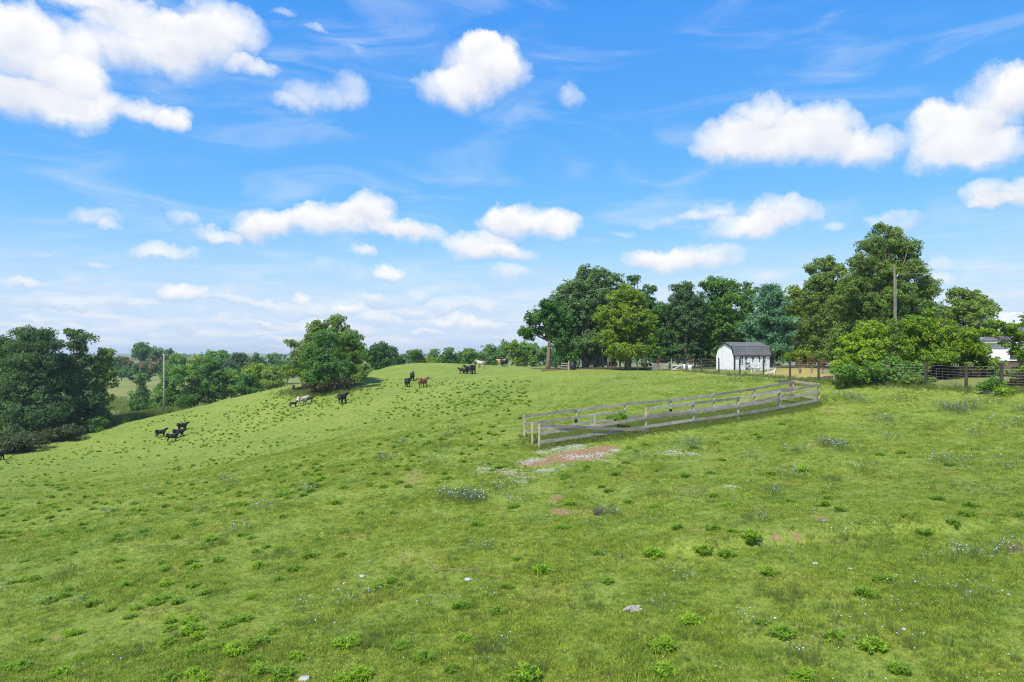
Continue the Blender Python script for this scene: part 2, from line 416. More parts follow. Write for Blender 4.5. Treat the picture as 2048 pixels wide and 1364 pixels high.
# ------------------------------------------------------------------ ground sheet
def blob_px(px, py, lst):
    m = np.zeros(len(px))
    for (cx, cy, rx, ry, rot, amp) in lst:
        c, s = math.cos(rot), math.sin(rot)
        dx = px - cx; dy = py - cy
        u = (dx * c + dy * s) / rx; v = (-dx * s + dy * c) / ry
        m = np.maximum(m, amp * np.clip(1.35 - (u * u + v * v) * .9, 0, 1))
    return m
DIRT = [(1152, 912, 75, 13, -.10, 1.0), (1078, 925, 42, 9, -.1, .9), (1200, 900, 40, 9, -.1, .9), (822, 962, 34, 14, -.5, .6), (818, 950, 25, 8, -.5, .5),
        (1113, 998, 17, 8, -.5, .8), (1124, 1024, 26, 7, .1, .85), (1196, 1025, 16, 10, 0, .6), (1168, 1024, 24, 5, .05, .6),
        (1640, 1038, 26, 6, .1, .7), (1580, 1078, 46, 8, .08, .75), (1400, 1060, 34, 5, .1, .5), (1680, 1082, 60, 5, .05, .55), (2030, 1097, 25, 12, .3, .7),
        (1555, 1080, 18, 9, 0, .7), (1545, 1060, 120, 5, .05, .45), (112, 1277, 15, 5, -.3, .6), (84, 1304, 6, 8, 0, .5), (1715, 1255, 12, 4, 0, .6), (1900, 1130, 22, 4, 0, .6),
        (1985, 1340, 22, 6, .1, .6), (1830, 1322, 18, 5, 0, .6), (1950, 1253, 9, 4, 0, .6), (1510, 1204, 9, 4, 0, .6), (1100, 740, 30, 4, 0, .5),
        (600, 1364, 16, 6, 0, .6), (1490, 1180, 30, 5, 0, .4), (1870, 1145, 40, 6, 0, .4), (905, 1230, 40, 9, 0, .35), (1655, 820, 14, 7, 0, .6), (1885, 1000, 14, 4, 0, .5)]
_q = np.random.default_rng(12)
DIRT += [(float(_q.uniform(0, 2048)), float(_q.uniform(900, 1364)), float(_q.uniform(4, 13)), float(_q.uniform(2, 4.5)), float(_q.normal() * .2), float(_q.uniform(.4, .68))) for _ in range(60)]
STONY = [(1126, 896, 62, 10, -.1, .9), (1095, 902, 30, 9, -.1, .8), (1068, 921, 26, 7, -.1, .7), (1215, 906, 26, 7, -.25, .7), (1100, 941, 40, 9, -.1, .75), (1045, 955, 45, 14, .2, .6), (965, 940, 20, 8, 0, .5),
         (1460, 975, 40, 6, -.1, .4), (1490, 1128, 12, 4, 0, .6)]
STRAW = [(1600, 748, 62, 9, .02, 1.0), (1640, 752, 40, 7, .05, .9), (1550, 748, 60, 6, 0, .8), (1440, 748, 60, 4, .0, .6), (1370, 743, 60, 3.5, .0, .5), (1600, 738, 60, 3, 0, .8)]
def in_pasture(x, y):
    """1 inside the grazed field"""
    ex = np.array([-200, -64.5, -63, -58, -49, -38, -30, -18, -8, 0, 6, 14, 18.5, 22, 26, 40, 200.])
    ey = np.array([70, 86, 104, 119, 124, 128, 142, 160, 165, 165, 118, 104, 92, 63, 46, 39, 30.])
    lim = np.interp(x, ex, ey)
    return np.clip((lim - y) / 4 + .5, 0, 1)

def build_ground():
    fr = np.deg2rad(np.arange(-52, 52.001, .22)); bk = np.deg2rad(np.arange(56, 304.1, 4.0))
    ang = np.r_[fr, bk]; na = len(ang)
    rr = np.r_[np.geomspace(2.5, 330, 500), np.geomspace(345, 3300, 60)]
    A, RR = np.meshgrid(ang, rr)
    X = RR * np.sin(A); Y = RR * np.cos(A); Z = H(X, Y)
    V = np.c_[X.ravel(), Y.ravel(), Z.ravel()]
    V = np.r_[V, [[0, 0, h1(0, 0)]]]
    nr = len(rr)
    i, j = np.meshgrid(np.arange(nr - 1), np.arange(na), indexing='ij')
    j2 = (j + 1) % na
    q = np.stack([i * na + j, i * na + j2, (i + 1) * na + j2, (i + 1) * na + j], -1).reshape(-1, 4)[:, ::-1]
    c = len(V) - 1; jj = np.arange(na)
    fan = np.stack([np.full(na, c), np.full(na, c), (jj + 1) % na, jj], -1)
    fan = np.stack([jj, (jj + 1) % na, np.full(na, c)], -1)[:, ::-1]
    x, y, z = V.T
    f = y > 3
    px = np.where(f, 1024 + F * x / np.maximum(y, 3), -9999); py = np.where(f, HORIZON + F * (CZ - z) / np.maximum(y, 3), -9999)
    near = (np.hypot(x, y) < 130)
    past = in_pasture(x, y)
    dirt = blob_px(px, py, DIRT) * near; stony = blob_px(px, py, STONY) * near
    straw = blob_px(px, py, STRAW) * (y > 50) * near
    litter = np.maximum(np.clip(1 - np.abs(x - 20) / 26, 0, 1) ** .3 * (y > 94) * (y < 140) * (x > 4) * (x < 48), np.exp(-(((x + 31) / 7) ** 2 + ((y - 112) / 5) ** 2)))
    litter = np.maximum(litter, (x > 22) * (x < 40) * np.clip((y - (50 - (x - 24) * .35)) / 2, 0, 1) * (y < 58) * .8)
    meadow = 1 - past
    # rectangular mesh: quads + a small fan as degenerate-free triangles is kept as a separate face set
    me = bpy.data.meshes.new('ground')
    me.vertices.add(len(V)); me.vertices.foreach_set('co', V.astype(np.float32).ravel())
    lo = np.r_[q.ravel(), fan.ravel()].astype(np.int32)
    me.loops.add(len(lo)); me.loops.foreach_set('vertex_index', lo)
    nq, nf = len(q), len(fan)
    me.polygons.add(nq + nf)
    me.polygons.foreach_set('loop_start', np.r_[np.arange(nq) * 4, nq * 4 + np.arange(nf) * 3].astype(np.int32))
    me.polygons.foreach_set('loop_total', np.r_[np.full(nq, 4), np.full(nf, 3)].astype(np.int32))
    me.polygons.foreach_set('use_smooth', np.ones(nq + nf, bool))
    me.update(calc_edges=True)
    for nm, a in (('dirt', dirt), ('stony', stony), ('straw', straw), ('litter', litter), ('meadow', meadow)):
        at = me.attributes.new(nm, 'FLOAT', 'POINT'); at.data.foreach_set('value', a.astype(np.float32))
    me.materials.append(GROUND)
    o = bpy.data.objects.new('ground', me); COL.objects.link(o)
    tag(o, 'rolling green grazed pasture with bare patches and fields beyond', 'ground', kind='structure')
build_ground()

# ------------------------------------------------------------------ foliage
def frame_vecs(n, r):
    t = r.normal(size=n.shape); t -= n * (t * n).sum(1, keepdims=True)
    t /= np.linalg.norm(t, axis=1, keepdims=True) + 1e-9
    return t, np.cross(n, t)

def leaf_cloud(lobes, count, ls, r, clump=(.45, 1.0), per=42, narrow=.58, up=.22, flat=.82, top_bias=.10, droop=0.0):
    """leaf-sized rhombs in clumps spread through overlapping lobes; returns V,F,tint"""
    L = np.array([l[:6] for l in lobes], float)
    area = (L[:, 3] * L[:, 4] + L[:, 3] * L[:, 5] + L[:, 4] * L[:, 5])
    nc = max(6, int(count / per))
    li = r.choice(len(L), nc, p=area / area.sum())
    d = r.normal(size=(nc, 3)); d[:, 2] += top_bias; d /= np.linalg.norm(d, axis=1, keepdims=True)
    rad = r.random(nc) ** .34 * (.98) + r.normal(size=nc) * .07
    C = L[li, :3] + d * L[li, 3:6] * rad[:, None]
    spr = r.random(nc) < .22
    rad = np.where(spr, r.uniform(.95, 1.22, nc), rad); C = L[li, :3] + d * L[li, 3:6] * rad[:, None]
    cr = clump[0] + (clump[1] - clump[0]) * r.random(nc) ** 1.3; cr = np.where(spr, cr * .55, cr)
    pk = np.where(spr, .5, 1.0)
    cd = d * .7 + np.array([0, 0, .35]); cd /= np.linalg.norm(cd, axis=1, keepdims=True)
    ct = r.random(nc)
    k = np.repeat(np.arange(nc), np.maximum(4, (per * pk * (cr / cr.mean()) ** 1.2)).astype(int)); n = len(k)
    e = r.normal(size=(n, 3)) + cd[k] * .7; e /= np.linalg.norm(e, axis=1, keepdims=True)
    q = r.random(n) ** .4
    pos = C[k] + e * (q * cr[k])[:, None] * np.array([1, 1, flat])
    nn = e * .55 + cd[k] * .3 + np.array([0, 0, up]) + r.normal(size=(n, 3)) * .55
    nn /= np.linalg.norm(nn, axis=1, keepdims=True)
    t, b = frame_vecs(nn, r)
    if droop:
        t = t + np.array([0, 0, -droop]); t /= np.linalg.norm(t, axis=1, keepdims=True); b = np.cross(nn, t)
    s = ls * r.uniform(.6, 1.35, n)[:, None]
    V = np.stack([pos - t * s * .5, pos + b * s * narrow * .5 - nn * s * .08, pos + t * s * .5, pos - b * s * narrow * .5 - nn * s * .08], 1).reshape(-1, 3)
    Fc = np.arange(n * 4).reshape(n, 4)
    tint = np.clip(ct[k] * .5 + r.random(n) * .55 - .05, 0, 1)
    return V, Fc, tint

def limb_path(a, b, r, n=6, bend=.12):
    a = np.array(a); b = np.array(b); L = np.linalg.norm(b - a)
    off = r.normal(size=3) * L * bend; off[2] = abs(off[2]) * .6
    return [tuple(a + (b - a) * t + off * math.sin(math.pi * t) * .6 + r.normal(size=3) * L * .012) for t in np.linspace(0, 1, n)]

TREES = 0
def tree(name, label, cat, lobes, d, pal, trunk_px=None, group=None, dens=1.0, stems=(), seed=None, ls_k=.0030, trunk_r=None, cap=24000, clump=None, extra=None, flat=.82, up=.22, limbs=True, base_z=None):
    """lobes in photo pixels (px, py, rx, ry[, depth offset m]) at distance d metres -> a tree of trunk + crown standing on the ground"""
    global TREES; TREES += 1
    r = np.random.default_rng(1000 + TREES if seed is None else seed)
    W = []
    for l in lobes:
        dd = d + (l[4] if len(l) > 4 else r.uniform(-.25, .25) * l[2] / F * d)
        c = P(l[0], l[1], dd); rx = l[2] / F * dd; rz = l[3] / F * dd
        W.append((*c, rx, rx * .95, rz))
    kids = []
    for w in W:
        for _ in range(3):
            e = r.normal(size=3); e[2] = e[2] * .8 + .15; e /= np.linalg.norm(e); q = r.uniform(.38, .6)
            kids.append((w[0] + e[0] * w[3] * .62, w[1] + e[1] * w[4] * .62, w[2] + e[2] * w[5] * .62, w[3] * q, w[4] * q, w[5] * q))
    main = W; W = [(*w[:3], w[3] * .9, w[4] * .9, w[5] * .9) for w in W] + kids
    tp = trunk_px if trunk_px is not None else lobes[-1][0]
    bx = (tp - 1024) / F * d; bz = h1(bx, d) if base_z is None else base_z
    base = np.array([bx, d, bz])
    root = empty(name, base)
    tag(root, label, cat, group)
    Wl = [(w[0] - bx, w[1] - d, w[2] - bz, w[3], w[4], w[5]) for w in W]
    ls = max(.12, ls_k * .95 * d)
    A = sum(4.2 * ((w[3] * w[5] + w[3] * w[4] + w[4] * w[5])) for w in Wl) * .75
    cnt = int(min(cap * 3.2, dens * 1.75 * A / (ls * ls * .29)))
    mr = np.mean([w[3] for w in Wl[:len(main)]])
    cl = clump or (max(ls * 1.3, .13 * mr), max(ls * 2.6, .40 * mr))
    V, Fc, t = leaf_cloud(Wl, cnt, ls, r, cl, flat=flat, up=up)
    mesh_np('crown', V, Fc, LEAF[pal], root, {'tint': ('FACE', t)})
    if extra:
        elobes, epal, ecount = extra
        El = []
        for l in elobes:
            c = P(l[0], l[1], d - l[4]); rx = l[2] / F * d
            El.append((*(c - base), rx, rx, l[3] / F * d))
        V, Fc, t = leaf_cloud(El, ecount, ls, r, cl, up=.8)
        mesh_np('flower_or_seed_heads', V, Fc, LEAF[epal], root, {'tint': ('FACE', t)})  # seed heads over the crown, built as extra leaf clumps
    mb = MB()
    top = max(w[2] + w[5] for w in Wl); lowc = min(Wl, key=lambda w: w[2])
    cen = np.mean([w[:3] for w in Wl], 0)
    tr = trunk_r or max(.05, .018 * top)
    fork = np.array([cen[0] * .5, cen[1] * .5, max(.35 * top, min(cen[2] * .75, .6 * top))])
    pts = limb_path((0, 0, -.3), fork, r, 7, .04)
    mb.tube(pts, list(np.linspace(tr * 1.25, tr * .7, 7)), 8)
    if limbs:
        for w in Wl[:len(main)]:
            mb.tube(limb_path(fork * .92, np.array(w[:3]) + [0, 0, w[5] * .5], r), list(np.linspace(tr * .55, tr * .12, 6)), 6)
            for _ in range(2):
                e = r.normal(size=3); e[2] = abs(e[2]); e /= np.linalg.norm(e)
                mb.tube(limb_path(fork * .8 + np.array(w[:3]) * .2, np.array(w[:3]) + e * np.array(w[3:6]) * .8, r), list(np.linspace(tr * .3, tr * .07, 6)), 5)
    for (sp, hh) in stems:
        x0 = (sp - 1024) / F * d - bx
        mb.tube(limb_path((x0, r.uniform(-1, 1), -.4), (x0 + r.uniform(-.4, .4), r.uniform(-1, 1), hh), r, 6, .03), list(np.linspace(tr * .55, tr * .3, 6)), 6)
    mb.build('trunk', BARK, root, smooth=True)
    return root

# --- tall dark trees on the slope at the left edge
tree('broadleaf_tree', 'dark blue-green tree cut by the frame edge, above the bramble thicket', 'tree', [(-45, 730, 60, 50), (-5, 688, 34, 12), (25, 705, 34, 16), (10, 735, 45, 20), (20, 780, 65, 40), (-10, 840, 70, 40)], 104, 'bluedark', -10, cap=26000)
tree('broadleaf_tree', 'tallest of the dark trees on the slope, with layered drooping boughs', 'tree', [(48, 664, 22, 8), (78, 672, 30, 10), (95, 690, 30, 12), (55, 692, 36, 14), (70, 722, 55, 20), (75, 765, 60, 36), (80, 815, 70, 40), (60, 862, 60, 28)], 101, 'bluedark', 70, cap=28000)
tree('broadleaf_tree', 'dark tree with a small tufted top rising apart from its neighbours', 'tree', [(146, 668, 18, 8), (170, 675, 20, 9), (158, 692, 26, 10), (148, 724, 36, 18), (155, 762, 46, 32), (165, 810, 46, 36), (150, 850, 45, 25)], 105, 'bluedark', 152, cap=24000)
tree('broadleaf_tree', 'olive-green tree at the open end of the dark group, beside the far meadow', 'tree', [(212, 706, 15, 11), (200, 726, 24, 16), (207, 756, 27, 26), (200, 800, 26, 36), (195, 838, 24, 20)], 108, 'olive', 200, cap=16000)
# brambles and brush under them
for i, (lb, lobes, pal, d) in enumerate([
    ('dark bramble thicket at the frame edge under the tall dark trees', [(10, 888, 45, 16), (55, 882, 45, 14)], 'bramble', 90),
    ('dark bramble thicket between the frame-edge brush and the tall grass', [(100, 870, 40, 14), (140, 861, 30, 11)], 'bramble', 98),
    ('low grey-green brush at the foot of the olive-green tree', [(185, 850, 28, 14), (160, 858, 20, 10)], 'dark', 104)]):
    tree('bramble_thicket', lb, 'bush', lobes, d, pal, lobes[0][0], 'brambles along the pasture edge', cap=9000, limbs=False, trunk_r=.05)

# --- far trees beyond the left hollow
G1 = 'far trees beyond the hollow'
tree('broadleaf_tree', 'round-headed tree standing highest above the far treeline', 'tree', [(293, 700, 22, 15), (283, 708, 18, 12), (305, 712, 14, 14), (293, 730, 14, 14)], 345, 'dark', 293, G1, cap=5000)
tree('broadleaf_tree', 'slim pale green tree close beside the round-headed far tree', 'tree', [(328, 708, 15, 13), (332, 725, 16, 14)], 350, 'grey', 330, G1, cap=3000)
tree('broadleaf_tree', 'wide low tree with tan seed heads over dark leaves', 'tree', [(285, 738, 36, 15), (305, 742, 24, 12), (268, 745, 24, 12)], 325, 'dark', 288, G1, cap=5000, extra=([(288, 727, 36, 9, 3), (300, 732, 22, 8, 4)], 'tan', 900))
tree('broadleaf_tree', 'dark rounded tree between the olive tree and the tan-headed tree', 'tree', [(243, 728, 20, 16), (235, 742, 18, 12), (252, 742, 20, 12)], 332, 'bluedark', 243, G1, cap=4000)
for lb, lobes, pal, d in [
    ('pale green far tree just to the pole\'s right', [(357, 722, 20, 14), (345, 735, 18, 12)], 'mid', 250),
    ('broad rounded far tree breaking the skyline between pole and hill clump', [(437, 712, 24, 12), (420, 722, 20, 10)], 'mid', 275),
    ('blue-dark far conifer-like tree, taller of the dark row', [(478, 716, 16, 12), (470, 732, 24, 14), (492, 730, 20, 14)], 'bluedark', 262),
    ('small dark far tree at the end of the dark row', [(512, 714, 11, 10), (515, 730, 18, 14)], 'bluedark', 260),
    ('dark tree low in the far row below the rounded skyline tree', [(448, 732, 24, 14)], 'bluedark', 258),
    ('grey-green far tree behind the branchy end of the hill clump', [(548, 716, 16, 10), (560, 726, 22, 12), (535, 730, 18, 10)], 'grey', 262),
    ('yellow-green far tree in the middle of the hollow treeline', [(395, 726, 18, 13), (385, 738, 16, 10)], 'yellow', 235)]:
    tree('broadleaf_tree', lb, 'tree', lobes, d, pal, None, G1, cap=3500)
G2 = 'hedgerow trees below the pasture edge'
for lb, lobes, pal in [
    ('mid-green tree filling the hollow between the grey pole and the far treeline', [(352, 742, 24, 12), (340, 752, 22, 10)], 'mid'),
    ('dark tree filling the hollow behind the tallest hedgerow tree', [(402, 742, 26, 12), (418, 752, 26, 10)], 'dark'),
    ('mid-green tree in the hollow above the yellowish hedgerow tree', [(455, 746, 26, 11), (470, 756, 26, 10)], 'mid'),
    ('olive tree in the hollow behind the pale yellow-topped tree', [(525, 740, 26, 11), (540, 750, 24, 10)], 'olive'),
    ('dark tree in the hollow touching the branchy end of the hill clump', [(572, 735, 22, 12), (575, 748, 22, 10)], 'dark')]:
    tree('broadleaf_tree', lb, 'tree', lobes, 205, pal, None, G2, cap=3500)
for lb, lobes, pal, d in [
    ('slender see-through young tree in front of the far meadow', [(283, 762, 15, 16), (286, 790, 13, 18), (268, 790, 8, 10)], 'grey', 146),
    ('dark low bush at the foot of the slender young tree', [(290, 812, 22, 14), (268, 815, 14, 10)], 'dark', 143),
    ('full dark green tree directly behind the grey pole', [(345, 762, 22, 18), (335, 788, 30, 24), (360, 800, 28, 20), (330, 810, 24, 12)], 'mid', 142),
    ('rounded mid-green tree just past the grey pole', [(372, 750, 24, 16), (385, 778, 26, 24), (380, 802, 24, 14)], 'mid', 146),
    ('tallest rounded hedgerow tree, deep green, in the middle of the row', [(418, 735, 26, 18), (430, 765, 32, 28), (420, 790, 30, 16)], 'dark', 148),
    ('yellowish hedgerow tree with a dark gap below it', [(460, 760, 20, 14), (466, 780, 20, 14)], 'yellow', 150),
    ('deep green hedgerow bush tree low behind the crest', [(492, 768, 24, 18), (500, 784, 24, 10)], 'dark', 147),
    ('pale yellow-topped hedgerow tree', [(510, 740, 20, 12), (515, 760, 26, 16)], 'yellow', 156),
    ('olive hedgerow tree next to the hill clump', [(552, 752, 26, 18), (540, 768, 26, 10)], 'olive', 150)]:
    tree('broadleaf_tree', lb, 'tree', lobes, d, pal, None, G2, cap=8000)

# --- clump on the hill
G3 = 'trees of the clump on the hill'
tree('broadleaf_tree', 'dense leafy vine-covered dome of a tree in front of the hill clump', 'tree', [(652, 682, 26, 22), (645, 705, 38, 28), (632, 735, 38, 28), (665, 735, 38, 32), (640, 757, 36, 18)], 107, 'mid', 655, G3, cap=26000, ls_k=.0026)
tree('broadleaf_tree', 'tall yellow-tipped tree rising behind the vine-covered dome', 'tree', [(636, 655, 22, 14), (668, 643, 17, 15), (680, 668, 28, 22), (640, 680, 30, 22), (690, 700, 28, 32)], 113, 'olive', 668, G3, cap=18000)
tree('broadleaf_tree', 'rounded tree on the uphill side of the hill clump', 'tree', [(708, 683, 17, 20), (720, 712, 18, 24), (712, 742, 22, 22)], 111, 'mid', 710, G3, cap=14000)
tree('broadleaf_tree', 'open branchy tree leaning out of the downhill side of the clump', 'tree', [(578, 685, 12, 4), (592, 690, 14, 6), (612, 694, 16, 11), (603, 712, 20, 17), (588, 740, 20, 20)], 112, 'olive', 605, G3, cap=11000, dens=.8)
tree('shrub', 'small olive shrub at the uphill foot of the hill clump', 'bush', [(726, 740, 13, 14), (716, 755, 16, 10)], 108, 'olive', 722, G3, cap=5000, limbs=False)
tree('shrub', 'brown leafless scrub under the vine-covered dome', 'bush', [(645, 774, 30, 6), (680, 769, 22, 7), (616, 772, 16, 5)], 106, 'brownish', 650, G3, cap=3000, dens=.5, limbs=True, trunk_r=.05)
tree('broadleaf_tree', 'round dark tree alone between the hill clump and the crest hedge', 'tree', [(760, 700, 24, 18), (775, 708, 22, 20), (750, 715, 20, 18), (766, 726, 30, 12)], 154, 'dark', 764, cap=12000)
# --- hedge of trees behind the crest
G4 = 'hedge trees behind the crest'
for lb, lobes, pal in [
    ('low dark hedge tree beside the round lone tree', [(803, 722, 16, 12)], 'dark'),
    ('pale green hedge tree second from the round lone tree', [(826, 715, 18, 13), (836, 706, 6, 6)], 'mid'),
    ('low yellowish hedge bush behind the crest line', [(850, 722, 18, 8), (864, 725, 16, 7)], 'yellow'),
    ('small rounded hedge tree over the two black cows on the slope', [(872, 714, 16, 13)], 'mid'),
    ('dark peaked hedge tree above the middle of the crest', [(902, 706, 14, 10), (900, 720, 22, 12)], 'dark'),
    ('broad mid-green hedge tree behind the black cows and calves', [(932, 710, 20, 12), (940, 722, 20, 10)], 'mid'),
    ('grey-green hedge tree directly behind the cream cow', [(958, 712, 18, 11), (966, 722, 18, 10)], 'grey'),
    ('taller hedge tree with two tops behind the cream cow', [(975, 700, 15, 12), (985, 715, 18, 16)], 'mid'),
    ('hedge tree with a thin dark spire of twigs', [(1008, 700, 16, 12), (1000, 716, 20, 14), (1006, 684, 3, 7)], 'mid'),
    ('bright hedge tree with a spreading top above the black cow', [(1028, 695, 18, 13), (1035, 715, 22, 18)], 'yellow'),
    ('hedge tree seen behind the bare pale trunk at the end of the wood', [(1092, 706, 18, 13), (1105, 720, 26, 14)], 'mid'),
    ('leafy hedge tree just clear of the dark wood', [(1058, 698, 20, 14), (1062, 718, 22, 18)], 'mid')]:
    tree('broadleaf_tree', lb, 'tree', lobes, 178 + (TREES % 4) * 4, pal, None, G4, cap=5500)

# --- the wood on the right
G5 = 'trees of the wood behind the fence'
tree('broadleaf_tree', 'wide dark tree on a bare pale trunk at the open end of the wood', 'tree', [(1100, 612, 28, 14), (1075, 635, 26, 18), (1112, 640, 32, 24), (1060, 664, 22, 12), (1095, 664, 32, 16), (1128, 680, 28, 28), (1140, 710, 24, 14)], 99, 'dark', 1096, G5, cap=26000, trunk_r=.30)
tree('broadleaf_tree', 'tall grey-green feathery tree behind the wide dark tree', 'tree', [(1172, 546, 18, 16), (1198, 556, 26, 22), (1148, 572, 26, 20), (1228, 562, 22, 16), (1128, 592, 24, 18), (1180, 590, 44, 34), (1225, 600, 30, 26), (1150, 630, 40, 34), (1190, 650, 40, 40), (1165, 695, 42, 28)], 108, 'grey', 1170, G5, cap=28000, stems=[(1150, 6), (1158, 6), (1166, 7), (1176, 6), (1186, 7), (1195, 6), (1206, 6), (1214, 7), (1223, 6)])
tree('broadleaf_tree', 'yellow-green tree glowing in front of the wood with a forked trunk', 'tree', [(1252, 586, 20, 18), (1236, 604, 24, 20), (1270, 604, 24, 22), (1216, 630, 28, 24), (1252, 635, 40, 34), (1288, 640, 26, 26), (1222, 670, 38, 28), (1282, 680, 36, 30), (1250, 700, 46, 18)], 93, 'yellow', 1258, G5, cap=28000, stems=[(1262, 6), (1250, 3)], trunk_r=.24)
tree('broadleaf_tree', 'dark thin-topped tree peeping over the yellow-green tree', 'tree', [(1272, 560, 16, 12), (1300, 578, 14, 8), (1290, 600, 22, 22), (1300, 640, 24, 30)], 112, 'dark', 1290, G5, cap=14000)
tree('broadleaf_tree', 'dark rounded tree in the dip of the wood behind old pallets', 'tree', [(1325, 630, 24, 24), (1318, 670, 26, 28), (1322, 710, 30, 22)], 107, 'dark', 1322, G5, cap=16000)
tree('broadleaf_tree', 'bluish dark tree with a ragged top in the middle of the wood', 'tree', [(1368, 580, 20, 16), (1385, 600, 24, 18), (1358, 610, 28, 22), (1395, 630, 26, 24), (1370, 650, 38, 32), (1365, 700, 38, 26)], 105, 'bluedark', 1370, G5, cap=24000)
tree('broadleaf_tree', 'full mid-green tree above the white shed\'s open gable end', 'tree', [(1428, 570, 24, 17), (1462, 575, 20, 16), (1440, 605, 38, 28), (1420, 655, 36, 32), (1455, 650, 32, 30), (1430, 705, 36, 24)], 106, 'mid', 1436, G5, cap=26000)
tree('broadleaf_tree', 'olive tree squeezed between the mid-green tree and the pine', 'tree', [(1500, 577, 16, 11), (1492, 600, 24, 20), (1500, 640, 26, 28), (1490, 690, 28, 28)], 110, 'mid', 1495, G5, cap=16000)
tree('broadleaf_tree', 'yellow-green tree behind the pine', 'tree', [(1588, 588, 22, 15), (1600, 618, 28, 24), (1595, 660, 30, 28), (1600, 705, 32, 22)], 99, 'yellow', 1595, G5, cap=18000)
tree('broadleaf_tree', 'loose olive tree with an open dark topknot left of the tallest tree', 'tree', [(1650, 524, 18, 12), (1630, 538, 18, 12), (1668, 545, 24, 20), (1640, 566, 30, 22), (1675, 580, 30, 24), (1642, 605, 40, 30), (1635, 645, 40, 28), (1650, 690, 40, 24)], 90, 'olive', 1645, G5, cap=24000)
tree('broadleaf_tree', 'pale olive tree below the shoulder of the tallest tree', 'tree', [(1705, 568, 30, 22), (1690, 610, 36, 28), (1715, 640, 36, 28), (1680, 672, 36, 26), (1665, 712, 30, 18)], 84, 'olive', 1695, G5, cap=24000)
tree('broadleaf_tree', 'tallest tree of the wood, pointed dome behind the wooden pole', 'tree', [(1762, 462, 16, 14), (1792, 470, 20, 17), (1745, 488, 24, 18), (1775, 500, 36, 28), (1820, 500, 28, 22), (1728, 525, 28, 22), (1765, 545, 44, 34), (1822, 540, 34, 30), (1848, 572, 26, 24), (1718, 570, 30, 24), (1780, 600, 60, 40), (1842, 615, 36, 30), (1785, 650, 60, 34)], 80, 'olive', 1790, G5, cap=36000, trunk_r=.32)
tree('broadleaf_tree', 'lower rounded tree between the tallest tree and the white buildings', 'tree', [(1918, 590, 20, 16), (1948, 600, 26, 18), (1974, 618, 22, 18), (1905, 620, 30, 24), (1945, 635, 46, 30), (1912, 670, 36, 26), (1960, 670, 30, 24)], 87, 'olive', 1935, G5, cap=20000)
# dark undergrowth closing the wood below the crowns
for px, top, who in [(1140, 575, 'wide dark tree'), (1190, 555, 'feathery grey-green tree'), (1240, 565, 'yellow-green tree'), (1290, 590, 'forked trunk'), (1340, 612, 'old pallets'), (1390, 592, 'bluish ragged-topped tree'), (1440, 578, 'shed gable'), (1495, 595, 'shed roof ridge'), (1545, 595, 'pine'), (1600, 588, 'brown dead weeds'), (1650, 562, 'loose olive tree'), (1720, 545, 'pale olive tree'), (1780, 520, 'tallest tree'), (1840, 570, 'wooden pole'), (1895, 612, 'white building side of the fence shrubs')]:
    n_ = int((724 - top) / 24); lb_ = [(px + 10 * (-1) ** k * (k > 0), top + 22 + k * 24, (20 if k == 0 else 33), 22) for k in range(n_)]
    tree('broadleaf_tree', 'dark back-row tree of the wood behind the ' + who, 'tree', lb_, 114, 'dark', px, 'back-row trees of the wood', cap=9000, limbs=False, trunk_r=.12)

# the pine: whorls of flattened boughs with needle sprays
def pine(px, d, top_py, label):
    bx = (px - 1024) / F * d; bz = h1(bx, d); base = np.array([bx, d, bz])
    hgt = CZ - (top_py - HORIZON) / F * d - bz
    root = empty('pine_tree', base); tag(root, label, 'tree', G5)
    r = np.random.default_rng(77); mb = MB()
    mb.tube([(0, 0, -.3), (.05, 0, hgt * .5), (0, 0, hgt * .98)], [.22, .15, .03], 8)
    Vs = []; Ts = []
    z = .16 * hgt
    while z < hgt:
        f = z / hgt; rad = 3.9 * (1 - f) ** .62 * (.75 + .5 * r.random()) + .25
        for k in range(6):
            a = r.uniform(0, 2 * math.pi); rr = rad * r.uniform(.6, 1.1)
            tip = np.array([math.cos(a) * rr, math.sin(a) * rr, z + rr * .22])
            mb.tube(limb_path((0, 0, z), tip, r, 4, .06), [.05, .04, .03, .012], 5)
            n = int(230 * (rr / 2.5 + .25))
            t = r.random(n) ** .6
            p = np.array([0, 0, z]) + (tip - [0, 0, z]) * t[:, None] + r.normal(size=(n, 3)) * np.array([.34, .34, .17]) * (.4 + .7 * t[:, None])
            ax = np.array([math.cos(a), math.sin(a), .35]) * .6 + r.normal(size=(n, 3)) * .6
            ax[:, 2] += .2
            ax /= np.linalg.norm(ax, axis=1, keepdims=True)
            nn, bb = frame_vecs(ax, r)
            L = r.uniform(.28, .5, n)[:, None]; w = .055
            Vs.append(np.stack([p - bb * w, p + bb * w, p + ax * L + bb * w * .6, p + ax * L - bb * w * .6], 1).reshape(-1, 3))
            Ts.append(np.clip(r.random() * .5 + r.random(n) * .5, 0, 1))
        z += .30 + .30 * (1 - f)
    V = np.concatenate(Vs); T = np.concatenate(Ts)
    mesh_np('crown', V, np.arange(len(V)).reshape(-1, 4), LEAF['pine'], root, {'tint': ('FACE', T)})
    mb.build('trunk', BARK, root, smooth=True)
pine(1541, 91, 574, 'blue-green pine with soft layered boughs rising behind the shed')

